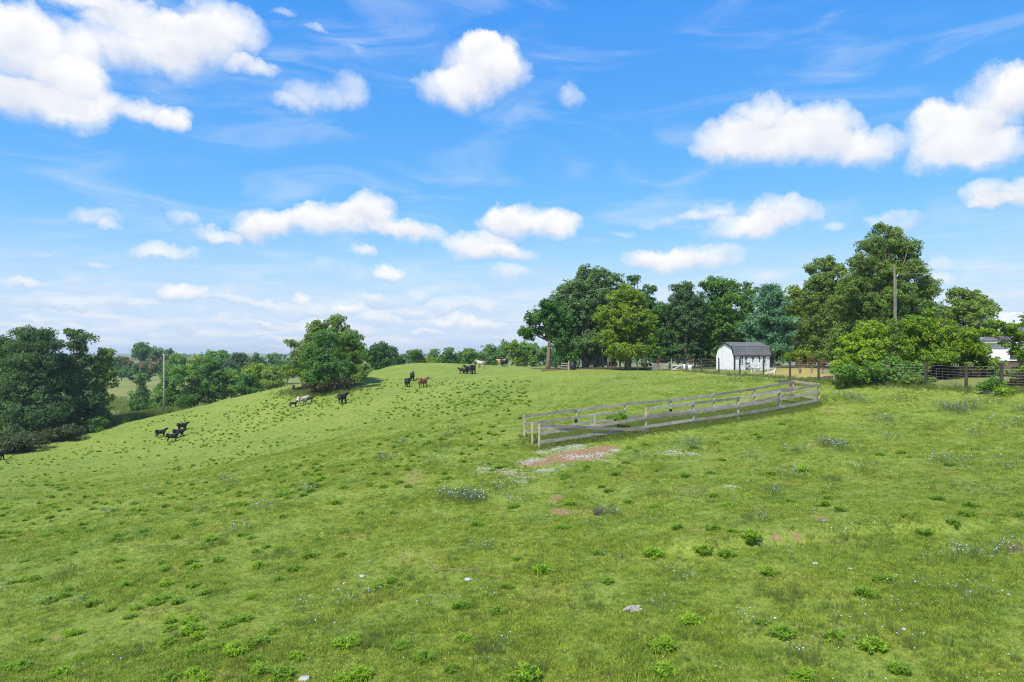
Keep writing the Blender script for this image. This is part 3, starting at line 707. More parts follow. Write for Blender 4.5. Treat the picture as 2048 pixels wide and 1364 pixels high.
# --- shrubs grown over the wire fence
G6 = 'shrubs grown over the wire fence'
tree('shrub', 'tall sunlit yellow-green shrub on the shed side of the wooden pole', 'bush', [(1742, 660, 30, 16), (1715, 680, 30, 18), (1758, 690, 30, 22), (1725, 710, 40, 26), (1690, 705, 20, 16), (1700, 735, 34, 28)], 50, 'bright', 1730, G6, cap=24000, ls_k=.0036)
tree('shrub', 'tall sunlit yellow-green shrub with upright shoots on the house side of the wooden pole', 'bush', [(1835, 650, 34, 18), (1875, 655, 34, 22), (1862, 625, 6, 14), (1895, 632, 6, 12), (1855, 685, 52, 24), (1812, 690, 28, 22), (1910, 690, 28, 22), (1860, 715, 50, 20), (1932, 672, 22, 16), (1942, 698, 24, 18)], 49.5, 'bright', 1860, G6, cap=28000, ls_k=.0036)
tree('shrub', 'dark ivy-like mass at the foot of the wooden pole', 'bush', [(1695, 745, 26, 22), (1735, 745, 36, 24), (1785, 742, 36, 28), (1830, 745, 26, 24)], 48.5, 'mid', 1760, G6, cap=20000, ls_k=.0032)
tree('creeper', 'leafy creeper climbing the lower half of the wooden pole', 'vine', [(1789, 725, 9, 28), (1790, 685, 7, 24), (1788, 650, 5, 14)], 49.15, 'olive', 1789, None, cap=2600, ls_k=.0030, limbs=False, trunk_r=.04)
tree('shrub', 'low creeper spilling out in front of the first dark post', 'bush', [(1820, 765, 28, 10), (1850, 762, 22, 12)], 46.6, 'olive', 1830, G6, cap=6000, ls_k=.003, limbs=False)
tree('shrub', 'dull olive bush under the eaves of the white house', 'bush', [(1955, 705, 28, 18), (1930, 725, 30, 20), (1975, 730, 30, 18), (1990, 750, 30, 14)], 50, 'olive', 1955, G6, cap=16000, ls_k=.0032)
tree('shrub', 'dark tangled bush behind the wire between two dark posts', 'bush', [(1890, 750, 40, 20), (1935, 752, 30, 18)], 49, 'brownish', 1900, G6, cap=11000, ls_k=.0030)
tree('sumac_tree', 'feathery yellow-green tree hanging in front of the white house', 'tree', [(1988, 646, 20, 6), (2012, 652, 22, 8), (2025, 664, 24, 8), (1966, 662, 18, 4), (1984, 668, 20, 5), (2045, 680, 20, 12), (2055, 640, 24, 14), (2034, 700, 16, 14), (2045, 715, 14, 12), (2012, 690, 12, 7), (2044, 742, 16, 14)], 46, 'bright', 2050, None, cap=13000, ls_k=.0030, flat=.35, clump=(.14, .34))
tree('shrub', 'brownish dry bush at the frame edge in front of the house', 'bush', [(2035, 770, 24, 14), (2060, 760, 24, 18)], 42.5, 'brownish', 2040, G6, cap=6000, ls_k=.0026, limbs=False)
tree('shrub', 'fresh green weedy bush between the two dark posts nearest the house', 'bush', [(1988, 768, 16, 13), (1970, 775, 14, 8)], 41.5, 'mid', 1985, G6, cap=5000, ls_k=.0026, limbs=False)
tree('shrub', 'yellowish low bush in front of the last dark post', 'bush', [(2012, 785, 14, 9), (2000, 780, 10, 8)], 40.5, 'bright', 2008, G6, cap=3500, ls_k=.0026, limbs=False)
tree('shrub', 'small green bush grown through the rear rails of the board pen', 'bush', [(1231, 835, 18, 9), (1240, 840, 14, 7)], 40.7, 'weed', 1235, None, cap=4000, ls_k=.0026, limbs=False, dens=.8)

# dead brown weeds behind the wire
def dead_weed(px, py, d, hpx, wpx, label):
    bx = (px - 1024) / F * d; base = np.array([bx, d, h1(bx, d)]); r = np.random.default_rng(int(px))
    root = empty('dead_weed', base); tag(root, label, 'dead plant', 'dead brown weeds behind the wire fence')
    hh = hpx / F * d; ww = wpx / F * d; mb = MB(); lob = []
    for k in range(9):
        a = r.uniform(0, 6.28); e = np.array([math.cos(a) * ww * r.random(), math.sin(a) * ww * r.random(), hh * r.uniform(.6, 1)])
        mb.tube(limb_path((0, 0, -.1), e, r, 5, .05), [.022, .02, .016, .012, .008], 5)
        lob.append((*e, .14 + .1 * r.random(), .14, .2))
    mb.build('stems', STICK, root)
    V, Fc, t = leaf_cloud(lob, 900, .09, r, (.06, .14), per=20)
    mesh_np('dry_seed_heads', V, Fc, LEAF['deadred'], root, {'tint': ('FACE', t)})  # brown seed heads at the stem tips, built from leaf clumps
dead_weed(1600, 741, 66, 27, 11, 'reddish-brown branching dead weed, fullest of those behind the wire fence')
dead_weed(1624, 741, 65, 29, 6, 'thin tall dead weed beside the full reddish-brown one')
dead_weed(1645, 742, 64, 26, 6, 'thin dead weed nearest the creeper-hung shrub')
dead_weed(1320, 742, 92, 26, 9, 'brown dead weed behind the old pallets')
dead_weed(1380, 742, 86, 22, 8, 'short brown dead weed between the pallets and the shed')
dead_weed(1586, 770, 49, 28, 6, 'tawny dried weed standing inside the far end of the board pen')

# ------------------------------------------------------------------ shed
def build_shed():
    p0 = hit1(1469, 741)
    d = 80.0; x0 = (1469 - 1024) / F * d
    z0 = h1(x0, d) + .02
    root = empty('storage_shed', (x0, d, z0), R(21))
    tag(root, 'white barn-style storage shed with charcoal gambrel roof and black trim', 'shed')
    Lx, W, hw, hk, hr, ins = 5.15, 3.35, 1.78, 2.68, 3.22, .36
    prof = [(0, 0), (W, 0), (W, hw), (W - ins, hk), (W / 2, hr), (ins, hk), (0, hw)]
    b = MB()
    b.add([(0, y, z) for y, z in prof] + [(Lx, y, z) for y, z in prof],
          [tuple(range(6, -1, -1)), tuple(range(7, 14)), (0, 7, 13, 6)[::-1], (1, 2, 9, 8)[::-1]])
    # gables get grooves along y, long walls along x
    b.m = [1, 1, 0, 0]
    # faces order: left gable, right gable, front wall, back wall
    b.f[2] = (0, 7, 13, 6); b.f[3] = (1, 2, 9, 8)
    b.build('wall', [SHEDWALL, SHEDGABLE], root)
    ov = .14; th = .07
    rf = MB()
    def slab(a, c):
        a = np.array(a); c = np.array(c); n = np.array([-(c - a)[1], (c - a)[0]]); n = n / np.linalg.norm(n)
        if n[1] < 0: n = -n
        q = [a + n * .01, c + n * .01, c + n * (th + .01), a + n * (th + .01)]
        rf.add([(-ov, *v) for v in q] + [(Lx + ov, *v) for v in q], [(0,1,2,3),(7,6,5,4),(0,4,5,1),(1,5,6,2),(2,6,7,3),(3,7,4,0)])
    slab((-.12, hw - .12), (ins - .01, hk + .005)); slab((ins, hk), (W / 2, hr)); slab((W / 2, hr), (W - ins, hk)); slab((W - ins + .01, hk + .005), (W + .12, hw - .12))
    rf.build('roof', SHINGLE, root)
    tr = MB()
    for (y1, z1), (y2, z2) in zip(prof[2:6], prof[3:7]):
        tr.bar((-.02 - ov, y1, z1 + .0), (-.02 - ov, y2, z2 + .0), .035, .13, up=(0, -(z2 - z1), (y2 - y1)))
    tr.bar((-ov - .03, ins - .03, hk + .03), (Lx + ov + .03, ins - .03, hk + .03), .06, .07)
    tr.bar((-ov, -.15, hw - .11), (Lx + ov, -.15, hw - .11), .04, .1)
    tr.box((.035, -.022, (hw - .14) / 2), (.11, .045, hw - .14)); tr.box((-.022, .04, (hw - .06) / 2), (.045, .11, hw - .06))
    tr.build('trim', BLACK, root)
    # double door
    dx0, dx1 = Lx * .315, Lx * .70; dm = (dx0 + dx1) / 2; dh = hw - .20
    dr = MB(); dr.box((dm, -.02, dh / 2 + .06), (dx1 - dx0, .05, dh - .02))
    door = dr.build('door', SHEDWALL, root)
    db = MB(); y = -.058; w = .028; t = .10
    for x in (dx0, dm, dx1): db.bar((x, y, .06), (x, y, dh + .05), t, w, up=(0, 1, 0))
    for z in (.09, .80, dh + .04): db.bar((dx0 + .03, y - .004, z), (dx1 - .03, y - .004, z), w, t)
    for xa, xb in ((dx0, dm), (dm, dx1)):
        db.bar((xa + .04, y - .008, .12), (xb - .04, y - .008, .77), w, .06); db.bar((xa + .04, y - .012, .77), (xb - .04, y - .012, .12), w, .06)
        for s, xe in ((1, xa), (-1, xb)):
            pts = [(xe + s * .03, dh - .38), (xe + s * .12, dh - .18), (xe + s * .28, dh - .04), (xe + s * .45, dh + .02)]
            for (xx, zz), (x2, z2) in zip(pts, pts[1:]): db.bar((xx, y - .006, zz), (x2, y - .006, z2), w, .07)
    db.build('brace', BLACK, door)
    for fx in (.19, .835):
        cx = Lx * fx
        f = MB(); wz = 1.18
        for s in (-1, 1):
            f.box((cx + s * .27, -.03, wz), (.06, .05, .92)); f.box((cx, -.032, wz + s * .46), (.60, .05, .06))
        f.box((cx, -.04, wz), (.03, .03, .86)); f.box((cx, -.043, wz), (.5, .03, .03)); f.box((cx, -.046, wz + .2), (.5, .02, .025)); f.box((cx, -.046, wz - .2), (.5, .02, .025))
        win = f.build('window', WHITE, root)
        g = MB(); g.box((cx, -.012, wz), (.48, .02, .86)); g.build('pane', GLASS, win)
        for k in (-1, 1):
            s = MB(); s.box((cx + k * .37, -.02, wz), (.12, .03, .95)); s.build('shutter', WHITE, win)
build_shed()

# ------------------------------------------------------------------ white house and metal-roofed barn
def build_house():
    d = 62.0; x0 = (1979 - 1024) / F * d; z0 = h1(x0 + 2, d - 1) - .1
    root = empty('white_house', (x0, d, z0), R(-28))
    tag(root, 'white clapboard house with dark eaves behind the feathery tree', 'house')
    hw = CZ - (686 - HORIZON) / F * d - z0; Lx, W = 9.0, 7.0
    fz = .85
    b = MB(); b.box((Lx / 2, W / 2, (hw + fz) / 2), (Lx, W, hw - fz)); b.build('wall', CLAP, root)
    f = MB(); f.box((Lx / 2, W / 2, fz / 2 - .3), (Lx - .1, W - .1, fz + .58)); f.build('foundation', worn('crawl_space', (.07, .05, .04), (.14, .11, .09), 5, .9), root)
    c = MB(); c.box((.05, -.02, hw / 2), (.14, .06, hw)); c.box((-.02, .07, hw / 2), (.06, .14, hw)); c.build('corner_board', WHITE, root)
    e = MB(); e.box((Lx / 2, -.35, hw + .12), (Lx + 1.3, .08, .26)); e.box((-.65, W / 2 , hw + .12), (.08, W + .6, .26)); e.box((Lx / 2, W / 2 - .1, hw + .02), (Lx + 1.2, W + .5, .04)); e.build('fascia', WHITE, root)
    r = MB(); xa, xb, ya, yb, z = -.75, Lx + .75, -.5, W + .5, hw + .25
    zr = z + 1.25; r.add([(xa, ya, z), (xb, ya, z), (xb, yb, z), (xa, yb, z), (xa + 3.4, W / 2, zr), (xb - 3.4, W / 2, zr), (xa, ya, z - .05), (xb, ya, z - .05), (xb, yb, z - .05), (xa, yb, z - .05)],
        [(0, 1, 5, 4), (1, 2, 5), (2, 3, 4, 5), (3, 0, 4), (0, 6, 7, 1), (1, 7, 8, 2), (2, 8, 9, 3), (3, 9, 6, 0), (9, 8, 7, 6)]); r.build('roof', SHINGLE, root)
    for cx in (1.9, 5.5):
        w = MB(); wz = hw - 1.0
        for s in (-1, 1): w.box((cx + s * .45, -.02, wz), (.09, .07, 1.1)); w.box((cx, -.022, wz + s * .55), (1.0, .07, .09))
        w.box((cx, -.02, wz), (.84, .04, .05)); o = w.build('window', WHITE, root)
        g = MB(); g.box((cx, -.004, wz), (.82, .02, 1.04)); g.build('pane', GLASS, o)
    # lean-to with corrugated sheets on the wood side
    l = MB(); l.box((-1.1, 4.2, (hw - .5) / 2), (2.1, 3.2, hw - .5)); l.build('lean_to_wall', CLAP, root)
    k = MB(); k.add([(-2.6, 2.2, hw - .75), (-.06, 2.2, hw + .55), (-.06, 6.2, hw + .55), (-2.6, 6.2, hw - .75), (-2.6, 2.2, hw - .70), (-.06, 2.2, hw + .60), (-.06, 6.2, hw + .60), (-2.6, 6.2, hw - .70)],
        [(3, 2, 1, 0), (4, 5, 6, 7), (0, 1, 5, 4), (1, 2, 6, 5), (2, 3, 7, 6), (3, 0, 4, 7)]); k.build('lean_to_roof', ROOFCORR, root)
build_house()
def build_barn():
    d = 96.0; x0 = (2003 - 1024) / F * d; z0 = h1(x0, d)
    root = empty('barn', (x0, d, z0), R(-12)); tag(root, 'large barn with a pale metal roof standing behind the white house', 'barn')
    Lx, W = 18.0, 9.0; zr = CZ - (622 - HORIZON) / F * d - z0; hw = zr - 3.2
    b = MB(); b.add([(0, 0, 0), (0, W, 0), (0, W, hw), (0, W / 2, zr - .1), (0, 0, hw), (Lx, 0, 0), (Lx, W, 0), (Lx, W, hw), (Lx, W / 2, zr - .1), (Lx, 0, hw)],
        [(4, 3, 2, 1, 0), (5, 6, 7, 8, 9), (0, 5, 9, 4), (1, 2, 7, 6)]); b.build('wall', WHITE, root)
    r = MB()
    for s in (0, 1):
        y = -.4 if s == 0 else W + .4; zz = hw - .28
        r.add([(-.4, y, zz), (Lx + .4, y, zz), (Lx + .4, W / 2, zr), (-.4, W / 2, zr), (-.4, y, zz + .06), (Lx + .4, y, zz + .06), (Lx + .4, W / 2, zr + .06), (-.4, W / 2, zr + .06)],
              [(0, 3, 2, 1), (4, 5, 6, 7), (0, 1, 5, 4), (1, 2, 6, 5), (3, 0, 4, 7)])
    r.build('roof', ROOFWHITE, root)
    d_ = MB(); d_.box((5, -.04, 1.5), (3, .08, 3)); d_.build('door', WHITEOLD, root)
build_barn()

# ------------------------------------------------------------------ wire fence
def build_wire_fence():
    pts = [(1100, 741, 112), (1150, 740, 104), (1200, 740, 101), (1250, 740, 99), (1290, 740, 97), (1308, 739, 95), (1343, 742, 87), (1372, 742, 81), (1403, 745, 77.5), (1438, 746, 74), (1480, 750, 69), (1527, 752, 64), (1580, 756, 58.5), (1637, 756, 54),
           (1698, 766, 50), (1775, 770, 48), (1851, 775, 46), (1932, 779, 43.5), (2004, 778, 42), (2085, 780, 40.5), (2170, 780, 39)]
    base = []
    for px, py, d in pts:
        x = (px - 1024) / F * d; base.append(np.array([x, d, h1(x, d)]))
    root = empty('wire_fence', base[0]); tag(root, 'woven wire fence on dark posts along the upper edge of the pasture', 'fence')
    b0 = base[0]
    for i, b in enumerate(base):
        if i < 5: mat, rad, hh = WOODDARK, .055, 1.45
        elif pts[i][0] in (1308, 1698, 1343): mat, rad, hh = GREYWOODPOLE, .06, 1.5
        elif pts[i][0] == 1637: mat, rad, hh = WOODDARK, .09, 1.6
        else: mat, rad, hh = WOODDARK, .095 if i > 14 else .08, 1.62
        lx, ly = random.uniform(-.05, .05), random.uniform(-.05, .05)
        mb = MB(); o = b - b0
        mb.tube([(o[0], o[1], o[2] - .4), (o[0] + lx * .5, o[1] + ly * .5, o[2] + hh * .5), (o[0] + lx, o[1] + ly, o[2] + hh), (o[0] + lx, o[1] + ly, o[2] + hh + .02)], [rad, rad, rad * .95, rad * .6], 10)
        mb.build('post', mat, root)
    w = MB()
    hs = [.08, .24, .40, .56, .72, .90, 1.08, 1.26, 1.45]
    for a, b in zip(base, base[1:]):
        a = a - b0; b = b - b0; L = np.linalg.norm(b - a)
        n = max(2, int(L / .35))
        for h in hs:
            q = [a + (b - a) * t + [0, 0, h - .03 * math.sin(math.pi * t)] for t in np.linspace(0, 1, 4)]
            w.tube(q, .0028 if h < 1.4 else .004, 3, False)
        for k in range(1, n):
            p = a + (b - a) * k / n
            w.tube([p + [0, 0, .08], p + [0, 0, 1.26]], .0022, 3, False)
    w.build('wire_mesh', WIRE, root)
    # short grey cross rail brace beside the shrubs
    m = MB(); a = base[13] - b0; b = (P(1668, 753, 53) - b0); b[2] = a[2] + .78
    m.bar(a + [0, 0, .80], b, .09, .10); m.build('brace_rail', GREYWOODPOLE, root)
    m = MB(); x = (1668 - 1024) / F * 53; q = np.array([x, 53, h1(x, 53)]) - b0; m.tube([q - [0, 0, .3], q + [0, 0, 1.5]], .07, 8); m.build('post', GREYWOODPOLE, root)
build_wire_fence()

# ------------------------------------------------------------------ board pen
def build_board_fence():
    def line(pa, da, pb, db, n):
        out = []
        xa = (pa - 1024) / F * da; xb = (pb - 1024) / F * db
        for t in np.linspace(0, 1, n + 1):
            x = xa + (xb - xa) * t; y = da + (db - da) * t
            out.append(np.array([x, y, h1(x, y)]))
        return out
    fr = line(1078, 36.5, 1637, 45, 6); bk = line(1048, 40.3, 1586, 48.3, 6)
    o0 = fr[0].copy()
    root = empty('board_fence', o0); tag(root, 'long narrow pen of weathered grey board fencing open at its near end', 'fence')
    def post(p, h, mat, w=.12, label=None, dark=None):
        q = p - o0; mb = MB(); l = random.uniform(-.02, .02)
        mb.bar((q[0], q[1], q[2] - .35), (q[0] + l, q[1] + l, q[2] + h), w, w, up=(0, 1, 0), seg=4, wob=.006)
        o = mb.build('post', mat, root)
        if label: o['label'] = label
        if dark:
            mb = MB(); z0, z1 = dark; mb.tube([(q[0], q[1], q[2] + z0), (q[0], q[1], q[2] + z1)], w * .82, 10); mb.build('sleeve', BLACKPL, o)
    # small lean so posts are not uniform
    for i, p in enumerate(fr): post(p, 1.46 if i else 1.36, WOODTAN if i % 2 == 0 else WOODGREY)
    for i, p in enumerate(bk):
        post(p, 1.30, WOODGREY if i == 0 else WOODTAN, dark=(.18, .62) if i in (1, 3) else None, label='post with a black sleeve on its lower half' if i in (1, 3) else None)
    fz, bz = (1.37, .87, .38), (1.20, .78, .36)
    sd = Vector(fr[6] - fr[0]); sd.z = 0; sd.normalize(); nf = np.array([sd.y, -sd.x, 0])   # outward to the camera side
    def board(a, b, mat=WOODGREY, label=None, hh=.16):
        mb = MB(); a = np.array(a) - o0; b = np.array(b) - o0
        mb.bar(a, b, .035, hh, seg=6, wob=.005, sag=random.uniform(0, .015))
        o = mb.build('board', mat, root)
        if label: o['label'] = label
        return o
    j = lambda: np.array([0, 0, random.uniform(-.025, .025)])
    for i in range(6):
        a, b = fr[i], fr[i + 1]; e = (b - a) * .012
        for k, z in enumerate(fz):
            if k == 0 and i < 2: continue
            board(a + nf * .085 + [0, 0, z] + j() - e * (k == 9), b + nf * (.085 + .004 * (i % 2)) + [0, 0, z] + j() + e * .5)
    # the fallen top board, still nailed at the open end
    board(fr[0] + nf * .125 + [0, 0, 1.30], fr[2] + nf * .21 + [0, 0, .16] + (fr[2] - fr[1]) * .02, label='fallen board hanging diagonally across the first two bays')
    for i in range(6):
        a, b = bk[i], bk[i + 1]
        for k, z in enumerate(bz):
            if i == 2 and k == 1: continue
            board(a - nf * -.085 + [0, 0, z] + j(), b - nf * -.085 + [0, 0, z] + j(), hh=.15)
    a, b = bk[6], fr[6]
    for z in (1.3, .85, .38): board(a + sd * .08 + np.array([0, 0, z - .08]), b + sd * .08 + np.array([0, 0, z + .05]), WOODTAN)
    gp = fr[0] + (bk[0] - fr[0]) * .42 + np.array([0, 0, 0]); gp[2] = h1(gp[0], gp[1]); post(gp, 1.22, WOODTAN, .10, 'low tan gate post standing in the open end')
    m = MB(); q = fr[5] - o0; m.tube([(q[0] + .05, q[1] + .1, q[2] + .82), (q[0] + 1.9, q[1] + .9, q[2] + .45)], .025, 8); m.build('pipe', BLACKPL, root)
build_board_fence()

# ------------------------------------------------------------------ poles and cables
def pole(px, py_base, d, top_py, rb, rt, label, mat, hardware):
    x = (px - 1024) / F * d; z = h1(x, d); zt = CZ - (top_py - HORIZON) / F * d
    root = empty('utility_pole', (x, d, z)); tag(root, label, 'pole')
    m = MB(); m.tube([(0, 0, -1), (.02, 0, (zt - z) * .5), (0, 0, zt - z), (0, 0, zt - z + .03)], [rb, (rb + rt) / 2, rt, rt * .8], 14); m.build('shaft', mat, root, smooth=True)
    m = MB()
    if hardware == 'top':
        m.tube([(0, 0, zt - z), (0, 0, zt - z + .1), (0, 0, zt - z + .22), (0, 0, zt - z + .28)], [.05, .09, .07, .03], 10)
    else:
        m.tube([(0, 0, zt - z - .75), (.2, -.05, zt - z - .75)], .018, 8); m.tube([(.2, -.05, zt - z - .80), (.2, -.05, zt - z - .66)], [.03, .03], 8)
    m.build('insulator', WHITEOLD, root)
    if hardware == 'side':
        m = MB(); m.tube([(rb + .02, -.03, .2), (rb + .01, -.03, 2.5), (rt + .03, -.03, zt - z - .8)], .012, 6); m.build('conduit', CABLE, root)
    return np.array([x, d, zt])
t1 = pole(328, 826, 116, 711, .17, .13, 'pale grey pole standing alone on the hillside above the hollow', GREYWOODPOLE, 'top')
t2 = pole(1789, 770, 49.5, 531, .105, .068, 'tall weathered wooden pole rising out of the yellow-green shrubs', worn('brown_pole', (.10, .088, .07), (.24, .215, .175), 5, .85, .15, (4, 4, .3), .5), 'side')
def cable(pts, r, label):
    o0 = np.array(pts[0]); m = MB(); m.tube([np.array(p) - o0 for p in pts], r, 6)
    o = m.build('overhead_cable', CABLE, None, True, tuple(o0)); tag(o, label, 'cable')
end = np.array([52.0, 30.0, CZ + 12.5]); A = t1 + [0, 0, .2]
cable([A + (end - A) * t - np.array([0, 0, 4 * 1.6 * t * (1 - t)]) for t in np.linspace(0, 1, 40)], .006, 'thin power line running uphill from the pale grey pole over the hill clump and wood')
B = t2 + [.2, -.05, -.66]; e2 = np.array([58.0, 44.0, CZ + 11.5])
cable([B + (e2 - B) * t - np.array([0, 0, 4 * 1.3 * t * (1 - t)]) for t in np.linspace(0, 1, 24)], .007, 'pale service cable leaving the weathered wooden pole towards the house')

# ------------------------------------------------------------------ small things by the fence
def at(px, d): 
    x = (px - 1024) / F * d; return np.array([x, d, h1(x, d)])
def build_bench():
    p = at(1514, 67); root = empty('garden_bench', p, R(12)); tag(root, 'white slatted garden bench standing by the fence in front of the shed doors', 'bench')
    m = MB()
    for k in range(4): m.box((0, -.35 + k * .13, .52), (1.05, .10, .03))
    m.build('seat', WHITEOLD, root)
    m = MB(); T = Matrix.Rotation(R(-14), 3, 'X')
    for z in (.70, .86, 1.02): m.box((0, .16 + (z - .6) * .25, z), (1.05, .03, .11), T)
    m.box((0, .27, 1.16), (1.15, .05, .13), T)
    m.build('backrest', WHITEOLD, root)
    for s in (-1, 1):
        for y in (-.36, .12):
            m = MB(); m.bar((s * .5, y, -.05), (s * .5, y + (.2 if y > 0 else 0), 1.18 if y > 0 else .72), .06, .07, up=(0, 1, 0)); m.build('leg', WHITEOLD, root)
        m = MB(); m.bar((s * .5, -.42, .74), (s * .5, .2, .76), .09, .035); m.build('armrest', WHITEOLD, root)
build_bench()
def build_chair():
    p = at(1539, 67.5); root = empty('lawn_chair', p, R(62)); tag(root, 'white reclining slatted lawn chair beside the garden bench', 'chair')
    T = Matrix.Rotation(R(-32), 3, 'X')
    m = MB()
    for k in range(5): m.box((-.24 + k * .12, .34, .72), (.10, .028, .86), T)
    m.box((0, .42, .92), (.62, .04, .07), T); m.build('backrest', WHITEOLD, root)
    m = MB()
    for k in range(6): m.box((0, -.48 + k * .125, .42 - k * .028), (.62, .11, .03))
    m.build('seat', WHITEOLD, root)
    for s in (-1, 1):
        m = MB(); m.bar((s * .34, -.5, -.05), (s * .34, -.5, .60), .05, .1, up=(0, 1, 0)); m.build('leg', WHITEOLD, root)
        m = MB(); m.bar((s * .33, -.52, .36), (s * .33, .62, -.02), .04, .11); m.build('leg', WHITEOLD, root)
        m = MB(); m.bar((s * .36, -.56, .62), (s * .36, .38, .62), .13, .03); m.build('armrest', WHITEOLD, root)
build_chair()
def build_pallet(px, d, rz, tilt, label, mat):
    p = at(px, d); root = empty('wooden_pallet', p, rz); root.rotation_euler = (tilt, 0, rz); tag(root, label, 'pallet')
    m = MB()
    for k in range(6): m.box((0, 0, .08 + k * .17), (1.1, .025, .10))
    m.build('slats', mat, root)
    for x in (-.5, 0, .5):
        m = MB(); m.box((x, .055, .5), (.06, .08, 1.05)); m.build('bearer', mat, root)
build_pallet(1330, 90, R(20), R(-12), 'weathered wooden pallet leaning upright behind the wire fence', WOODTAN)
build_pallet(1313, 92, R(-15), R(-6), 'greyer pallet stood on edge beside the leaning one', WOODGREY)
def build_boardheap():
    p = at(1354, 84); root = empty('old_gate', p, R(8)); tag(root, 'low whitewashed old gate lying against the wire fence', 'gate')
    m = MB()
    for z in (.12, .62): m.bar((-.65, 0, z), (.6, 0, z + .04), .03, .11)
    m.build('rail', WHITEOLD, root)
    m = MB(); m.bar((-.6, -.035, .14), (.55, -.035, .62), .03, .10); m.build('brace', WHITEOLD, root)
    m = MB()
    for x in (-.62, .58): m.bar((x, .035, -.02), (x, .035, .76), .03, .1, up=(0, 1, 0))
    m.build('stile', WHITEOLD, root)
build_boardheap()
for i, (px, d, rr, hh, lb) in enumerate([(1370, 83, .26, .72, 'off-white barrel behind the wire fence, the one nearer the old gate'), (1380, 84.5, .24, .62, 'off-white barrel behind the wire fence, the one nearer the shed')]):
    p = at(px, d); root = empty('barrel', p); tag(root, lb, 'barrel', 'barrels behind the wire fence')
    m = MB(); m.tube([(0, 0, -.05), (0, 0, .05), (0, 0, hh * .3), (0, 0, hh * .33), (0, 0, hh * .66), (0, 0, hh * .69), (0, 0, hh)], [rr * .92, rr * .96, rr, rr * 1.04, rr * 1.04, rr, rr * .94], 20); m.build('drum', WHITEOLD, root, smooth=True)
    m = MB(); m.tube([(0, 0, hh + .003), (0, 0, hh + .03)], rr * .9, 20); m.build('lid', WHITE, root)
def build_tank():
    p = at(1145.5, 94); root = empty('water_tank', p); tag(root, 'black plastic water tank at the edge of the wood beside an old wooden gate', 'tank')
    m = MB(); w, h = .42, .80
    vs = []; n = 20
    m.tube([(0, 0, -.05), (0, 0, .04), (0, 0, .3), (0, 0, .34), (0, 0, .6), (0, 0, .64), (0, 0, h - .04), (0, 0, h)], [.40, .43, .42, .44, .44, .42, .43, .38], 20); m.build('drum', BLACKPL, root, smooth=True)
    m = MB(); m.tube([(0, 0, h), (0, 0, h + .05)], [.16, .15], 14); m.build('lid', BLACKPL, root)
build_tank()
def build_woodgate():
    p = at(1131, 94.5); root = empty('wooden_gate', p, R(-6)); tag(root, 'small old wooden gate with tan post beside the black tank', 'gate')
    m = MB()
    for z in (.25, .58, .9): m.bar((-.55, 0, z), (.45, 0, z - .03), .03, .1)
    m.build('rail', WOODGREY, root)
    m = MB(); m.bar((.46, .02, -.3), (.46, .02, 1.25), .14, .14, up=(0, 1, 0)); m.build('post', WOODTAN, root)
    m = MB(); m.bar((-.55, .02, -.3), (-.55, .02, 1.05), .08, .08, up=(0, 1, 0)); m.build('post', WOODGREY, root)
build_woodgate()
for i, (px, d, hh) in enumerate([(1276, 93, 1.5)]):
    p = at(px, d); m = MB(); m.tube([(0, 0, -.3), (-.12, 0, hh * .6), (-.22, 0, hh)], [.08, .075, .06], 8)
    tag(m.build('leaning_post', WOODTAN, None, False, tuple(p)), 'short tan post leaning beside the forked yellow-green tree', 'post')

